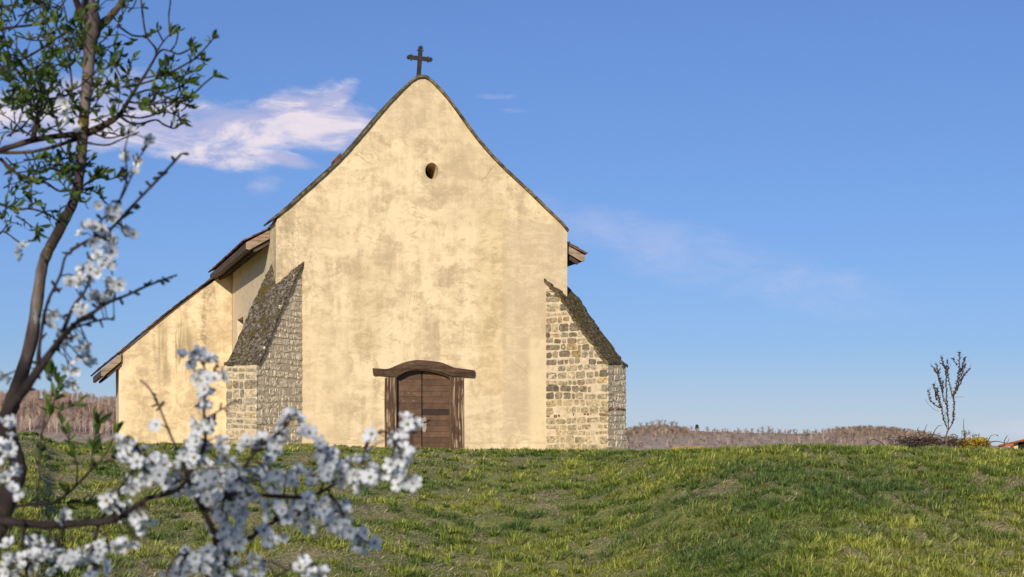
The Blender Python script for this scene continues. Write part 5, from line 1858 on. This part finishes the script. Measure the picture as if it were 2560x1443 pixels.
class Plum:
    def __init__(self):
        self.w = MB(); self.b = MB(); self.pts = []

    def line(self, pts, d0, d1, rs=1.0):
        Ps, Rs = limb(self.w, pts, d0, d1, o_b, rs, 5, 7, 0.0)
        self.pts += Ps
        # short knobbly spurs
        for i in range(2, len(Ps) - 1):
            if rp.random() < 0.22:
                dv = Vector((rp.gauss(0, 1), rp.gauss(0, 1), rp.gauss(0.3, 1))).normalized()
                l = rp.uniform(0.004, 0.012)
                self.w.tube([Ps[i], Ps[i] + dv * (Rs[i] + l)], [Rs[i] * 0.6 + 0.0008, 0.0012], 5)
        return Ps

    def bloom(self, px, py, rx, ry, n, d=None, size=0.0185):
        for _ in range(n):
            a = rp.uniform(0, 6.28); r = math.sqrt(rp.random())
            x, y = px + rx * r * math.cos(a), py + ry * r * math.sin(a)
            dd = (d or D_P) + rp.gauss(0, 0.035)
            p = Wp(x, y, dd) - o_b
            near = min(self.pts, key=lambda q: (q - p).length_squared)
            off = p - near
            dirv = (off.normalized() if off.length > 1e-4 else Vector((0, 0, 1))) * 0.6 + Vector((rp.gauss(0, .6), rp.gauss(-0.35, .6), rp.gauss(0.1, .5)))
            add_flower(self.b, p, dirv, size * rp.uniform(0.85, 1.15))
            # pedicel from the twig
            m_ = near.lerp(p, 0.5) + Vector((0, 0, 0.004))
            if off.length < 0.05:
                self.w.tube([near, m_, p - dirv.normalized() * size * 0.1], [0.0010, 0.0008, 0.0012], 4)

    def buds(self, Ps, n, size=0.006):
        for _ in range(n):
            p = rp.choice(Ps)
            dv = Vector((rp.gauss(0, 1), rp.gauss(0, 1), rp.gauss(0, 1))).normalized()
            self.w.tube([p, p + dv * size * 0.6, p + dv * size * 1.5, p + dv * size * 2.0], [0.001, 0.0018, size * 0.45, 0.0008], 6)

    def done(self):
        b_ = self.w.build('branch', M_BARK_B, tree_b, smooth=True)
        if self.b.v: self.b.build('blossoms', [M_PETAL, M_CENTRE, M_BUDG], b_, smooth=True)


# upper limb rising beside the leafing tree
P_ = Plum(); D2 = 2.05
P_.line([(8, 1045, 32), (35, 1005, 29), (62, 972, 26), (112, 902, 20), (150, 852, 16), (190, 808, 12), (235, 780, 10), (270, 757, 9), (318, 738, 7), (352, 722, 7), (385, 708, 6), (412, 698, 5), (442, 688, 5)], 1.95, 2.1)
P_.line([(150, 850, 14), (182, 770, 9), (212, 728, 7), (226, 680, 6), (218, 630, 5)], 2.05, 2.05)
P_.line([(95, 920, 14), (100, 850, 9), (118, 760, 8), (150, 690, 7), (165, 640, 6), (200, 615, 5)], 2.0, 2.05)
P_.line([(175, 625, 7), (232, 596, 8), (268, 580, 8), (308, 540, 8), (345, 500, 7), (400, 443, 7), (454, 384, 6)], 2.05, 2.1)
P_.line([(238, 598, 6), (240, 570, 5), (268, 535, 5), (300, 500, 5), (325, 450, 4), (345, 400, 4), (375, 355, 4)], 2.05, 2.1)
P_.line([(300, 500, 5), (318, 440, 4), (312, 380, 4), (322, 335, 3)], 2.05, 2.05)
P_.line([(165, 830, 8), (200, 815, 6), (260, 798, 6), (285, 800, 5)], 2.05, 2.08)
P_.line([(190, 808, 7), (230, 790, 6), (262, 735, 5), (280, 690, 4), (275, 665, 4)], 2.05, 2.05)
P_.buds(P_.pts, 70, 0.005)
for (x, y, rx, ry, n) in ((228, 585, 30, 28, 9), (262, 620, 34, 26, 7), (240, 660, 40, 30, 12), (215, 690, 30, 26, 7), (282, 720, 22, 24, 7), (250, 740, 30, 18, 6), (190, 700, 25, 20, 4), (205, 770, 18, 24, 4), (130, 808, 22, 22, 4), (108, 795, 16, 14, 2),
                          (170, 840, 26, 22, 5), (205, 872, 26, 30, 7), (222, 900, 14, 18, 3), (180, 915, 20, 18, 3), (175, 960, 20, 18, 3), (70, 628, 22, 16, 3), (300, 582, 24, 12, 3), (335, 582, 10, 8, 1), (285, 605, 20, 12, 2), (300, 525, 16, 16, 2), (275, 540, 16, 14, 2),
                          (262, 520, 18, 14, 2), (316, 395, 10, 18, 2), (380, 350, 16, 8, 2), (350, 400, 14, 10, 1), (320, 335, 10, 10, 1), (338, 425, 10, 10, 1), (10, 960, 20, 30, 3), (160, 250, 10, 12, 1), (165, 300, 12, 18, 2), (196, 330, 10, 20, 2)):
    P_.bloom(x, y, rx, ry, n, D2, 0.018)
P_.done()
# low bough across the left corner
P_ = Plum()
P_.line([(-20, 1300, 26), (60, 1308, 22), (130, 1313, 20), (210, 1308, 18), (288, 1300, 16), (330, 1272, 14), (372, 1245, 13), (430, 1232, 11), (470, 1200, 9)], 1.85, 1.8)
P_.line([(285, 1302, 9), (285, 1268, 7), (300, 1220, 6), (330, 1180, 6), (350, 1140, 5), (330, 1095, 4)], 1.82, 1.8)
P_.line([(250, 1305, 9), (240, 1340, 8), (246, 1390, 7), (230, 1450, 7)], 1.84, 1.8)
P_.line([(60, 1308, 9), (58, 1370, 8), (70, 1450, 8)], 1.84, 1.8)
for (x, y, rx, ry, n) in ((295, 1252, 30, 30, 8), (290, 1275, 26, 20, 5), (330, 1300, 50, 22, 8), (345, 1210, 30, 24, 6), (360, 1160, 40, 30, 9), (330, 1130, 36, 28, 8), (400, 1180, 30, 36, 8), (312, 1100, 20, 14, 3), (145, 1290, 16, 12, 2),
                          (100, 1375, 36, 30, 9), (150, 1400, 44, 34, 12), (60, 1420, 40, 26, 9), (220, 1380, 36, 26, 7), (230, 1415, 40, 26, 9), (280, 1370, 34, 24, 6), (320, 1350, 26, 18, 4), (15, 1440, 24, 14, 4), (15, 1080, 28, 50, 8), (18, 1180, 26, 50, 8), (45, 1230, 20, 24, 3), (15, 1380, 18, 20, 3)):
    P_.bloom(x, y, rx, ry, n, 1.82)
P_.done()
# upright spike in the middle
P_ = Plum()
P_.line([(600, 1640, 22), (575, 1500, 18), (548, 1400, 17), (533, 1330, 15), (505, 1272, 14), (482, 1222, 12), (470, 1185, 10), (495, 1150, 10), (513, 1105, 10), (510, 1040, 8), (512, 975, 6), (515, 930, 5), (500, 900, 4)], 1.85, 1.85)
P_.line([(512, 960, 5), (535, 930, 4), (542, 905, 3)], 1.85, 1.85)
P_.line([(475, 1190, 8), (440, 1120, 6), (415, 1060, 6), (395, 1010, 5), (372, 970, 5), (350, 950, 4)], 1.85, 1.88)
P_.line([(510, 1050, 5), (560, 1020, 4), (590, 1000, 3)], 1.85, 1.83)
P_.line([(500, 1270, 9), (560, 1245, 8), (600, 1180, 7), (650, 1120, 6), (700, 1080, 5), (728, 1045, 4)], 1.85, 1.8)
P_.buds(P_.pts[-75:], 16, 0.005)
for (x, y, rx, ry, n) in ((478, 895, 26, 18, 6), (530, 900, 22, 20, 5), (500, 935, 26, 26, 6), (545, 940, 10, 16, 2), (515, 985, 26, 14, 4), (510, 1015, 36, 8, 4), (510, 1060, 28, 26, 7), (395, 1065, 14, 10, 2), (495, 1110, 30, 34, 7), (470, 1150, 40, 30, 10), (560, 1110, 20, 20, 3),
                          (560, 1180, 44, 40, 16), (500, 1200, 46, 40, 16), (450, 1210, 40, 34, 11), (600, 1220, 40, 34, 12), (540, 1250, 46, 34, 14), (560, 1300, 40, 40, 14), (590, 1280, 24, 28, 6), (650, 1180, 40, 34, 11), (690, 1200, 36, 30, 9), (660, 1120, 36, 28, 9), (700, 1090, 30, 20, 6), (726, 1048, 22, 20, 5),
                          (620, 1120, 22, 20, 4), (560, 1350, 30, 26, 7), (530, 1390, 40, 30, 10), (580, 1420, 50, 26, 12), (640, 1440, 40, 14, 6)):
    P_.bloom(x, y, rx, ry, n)
P_.done()
# right-hand spray
P_ = Plum()
P_.line([(540, 1240, 12), (600, 1235, 12), (650, 1238, 12), (710, 1242, 11), (760, 1243, 10), (800, 1232, 9), (848, 1204, 8), (900, 1190, 7), (950, 1184, 6), (1000, 1188, 5), (1020, 1200, 4)], 1.82, 1.82)
P_.line([(800, 1232, 7), (814, 1180, 6), (812, 1130, 5), (790, 1105, 5), (772, 1078, 4)], 1.82, 1.8)
P_.line([(970, 1186, 6), (978, 1150, 5), (985, 1115, 5), (978, 1085, 4)], 1.82, 1.8)
P_.line([(985, 1160, 4), (1022, 1120, 4), (1030, 1084, 4), (1027, 1066, 3)], 1.82, 1.8)
P_.line([(890, 1192, 5), (905, 1150, 4), (925, 1100, 4), (926, 1085, 3)], 1.82, 1.84)
P_.line([(820, 1226, 6), (850, 1270, 5), (868, 1310, 5), (895, 1340, 5), (930, 1362, 4)], 1.82, 1.8)
for (x, y, rx, ry, n) in ((1026, 1060, 16, 18, 4), (926, 1085, 14, 14, 3), (915, 1130, 10, 18, 2), (988, 1090, 16, 22, 4), (1012, 1140, 24, 22, 7), (1000, 1165, 24, 24, 6), (1012, 1205, 28, 14, 5), (980, 1185, 20, 20, 4), (940, 1180, 30, 24, 8), (900, 1200, 30, 22, 7), (862, 1190, 34, 28, 9), (830, 1170, 26, 26, 6),
                          (800, 1200, 26, 26, 6), (770, 1080, 18, 16, 4), (795, 1110, 22, 16, 4), (815, 1140, 20, 20, 4), (890, 1155, 20, 12, 3), (730, 1190, 34, 18, 4), (790, 1250, 30, 26, 7), (820, 1290, 34, 26, 8), (860, 1260, 30, 22, 5), (850, 1315, 26, 20, 4), (890, 1330, 22, 14, 4), (915, 1350, 24, 24, 6), (740, 1260, 30, 30, 6), (780, 1300, 36, 26, 6)):
    P_.bloom(x, y, rx, ry, n, 1.82)
P_.done()
# lower sprays along the bottom edge
P_ = Plum()
P_.line([(545, 1400, 14), (580, 1375, 13), (625, 1345, 12), (665, 1318, 10), (700, 1298, 9), (745, 1288, 7), (770, 1270, 5)], 1.85, 1.8)
P_.line([(560, 1500, 12), (520, 1440, 10), (480, 1400, 8), (450, 1385, 6)], 1.85, 1.78)
P_.line([(600, 1500, 11), (680, 1450, 8), (740, 1415, 6), (790, 1410, 5)], 1.85, 1.8)
P_.buds(P_.pts, 12, 0.005)
for (x, y, rx, ry, n) in ((690, 1280, 36, 26, 8), (730, 1290, 30, 20, 5), (680, 1340, 30, 20, 4), (460, 1390, 30, 24, 7), (490, 1420, 40, 26, 9), (440, 1430, 30, 16, 4), (735, 1410, 22, 18, 4), (770, 1420, 24, 20, 5), (795, 1430, 18, 14, 3), (600, 1345, 26, 20, 5), (640, 1400, 26, 20, 4), (675, 1370, 12, 26, 3)):
    P_.bloom(x, y, rx, ry, n, 1.8)
P_.done()

# ---- an unseen tree added behind the viewpoint; its crown keeps the sun off the near branches
M_BARK_S = bark_mat('grey_bark', (0.04, 0.03, 0.025), (0.09, 0.07, 0.06), (0.16, 0.13, 0.11), 0.1)
o_s = Vector((-2.6, -4.3, gz(-2.6, -4.3)))
tree_s = empty('added_shade_tree', o_s)
tag(tree_s, 'unseen leafy tree added behind the viewpoint to shade the near branches', 'tree')
sm = MB(); lm = MB()
rs_ = random.Random(8)
ctr = Vector((0.55, 0.2, 1.85 - o_s.z))
sm.tube([(0, 0, -0.2), (0.15, 0, 1.0), (0.3, 0.1, 2.2), (0.45, 0.15, 3.2), (0.5, 0.2, 4.0)], [0.14, 0.11, 0.08, 0.05, 0.02], 10)
for _ in range(14):
    z0 = rs_.uniform(1.4, 2.6); a = rs_.uniform(0, 6.28); l = rs_.uniform(0.6, 1.3)
    q = Vector((0.35 + math.cos(a) * l, math.sin(a) * l, z0 + l * 0.5))
    sm.tube([(0.35, 0.1, z0), Vector((0.35, 0.1, z0)).lerp(q, 0.5) + Vector((0, 0, 0.08)), q], [0.05, 0.03, 0.012], 6)
for _ in range(300):
    d = Vector((rs_.gauss(0, 1), rs_.gauss(0, 1), rs_.gauss(0, 1))).normalized()
    r = rs_.random() ** 0.45
    p = ctr + Vector((d.x * 1.3, d.y * 1.2, d.z * 0.95)) * r
    dd = Vector((rs_.gauss(0, 1), rs_.gauss(0, 1), rs_.gauss(0, 1)))
    add_leaf(lm, p, dd, rs_.uniform(0.13, 0.21))
sm.build('trunk', M_BARK_S, tree_s, smooth=True)
lm.build('crown', M_LEAF, tree_s, smooth=True)
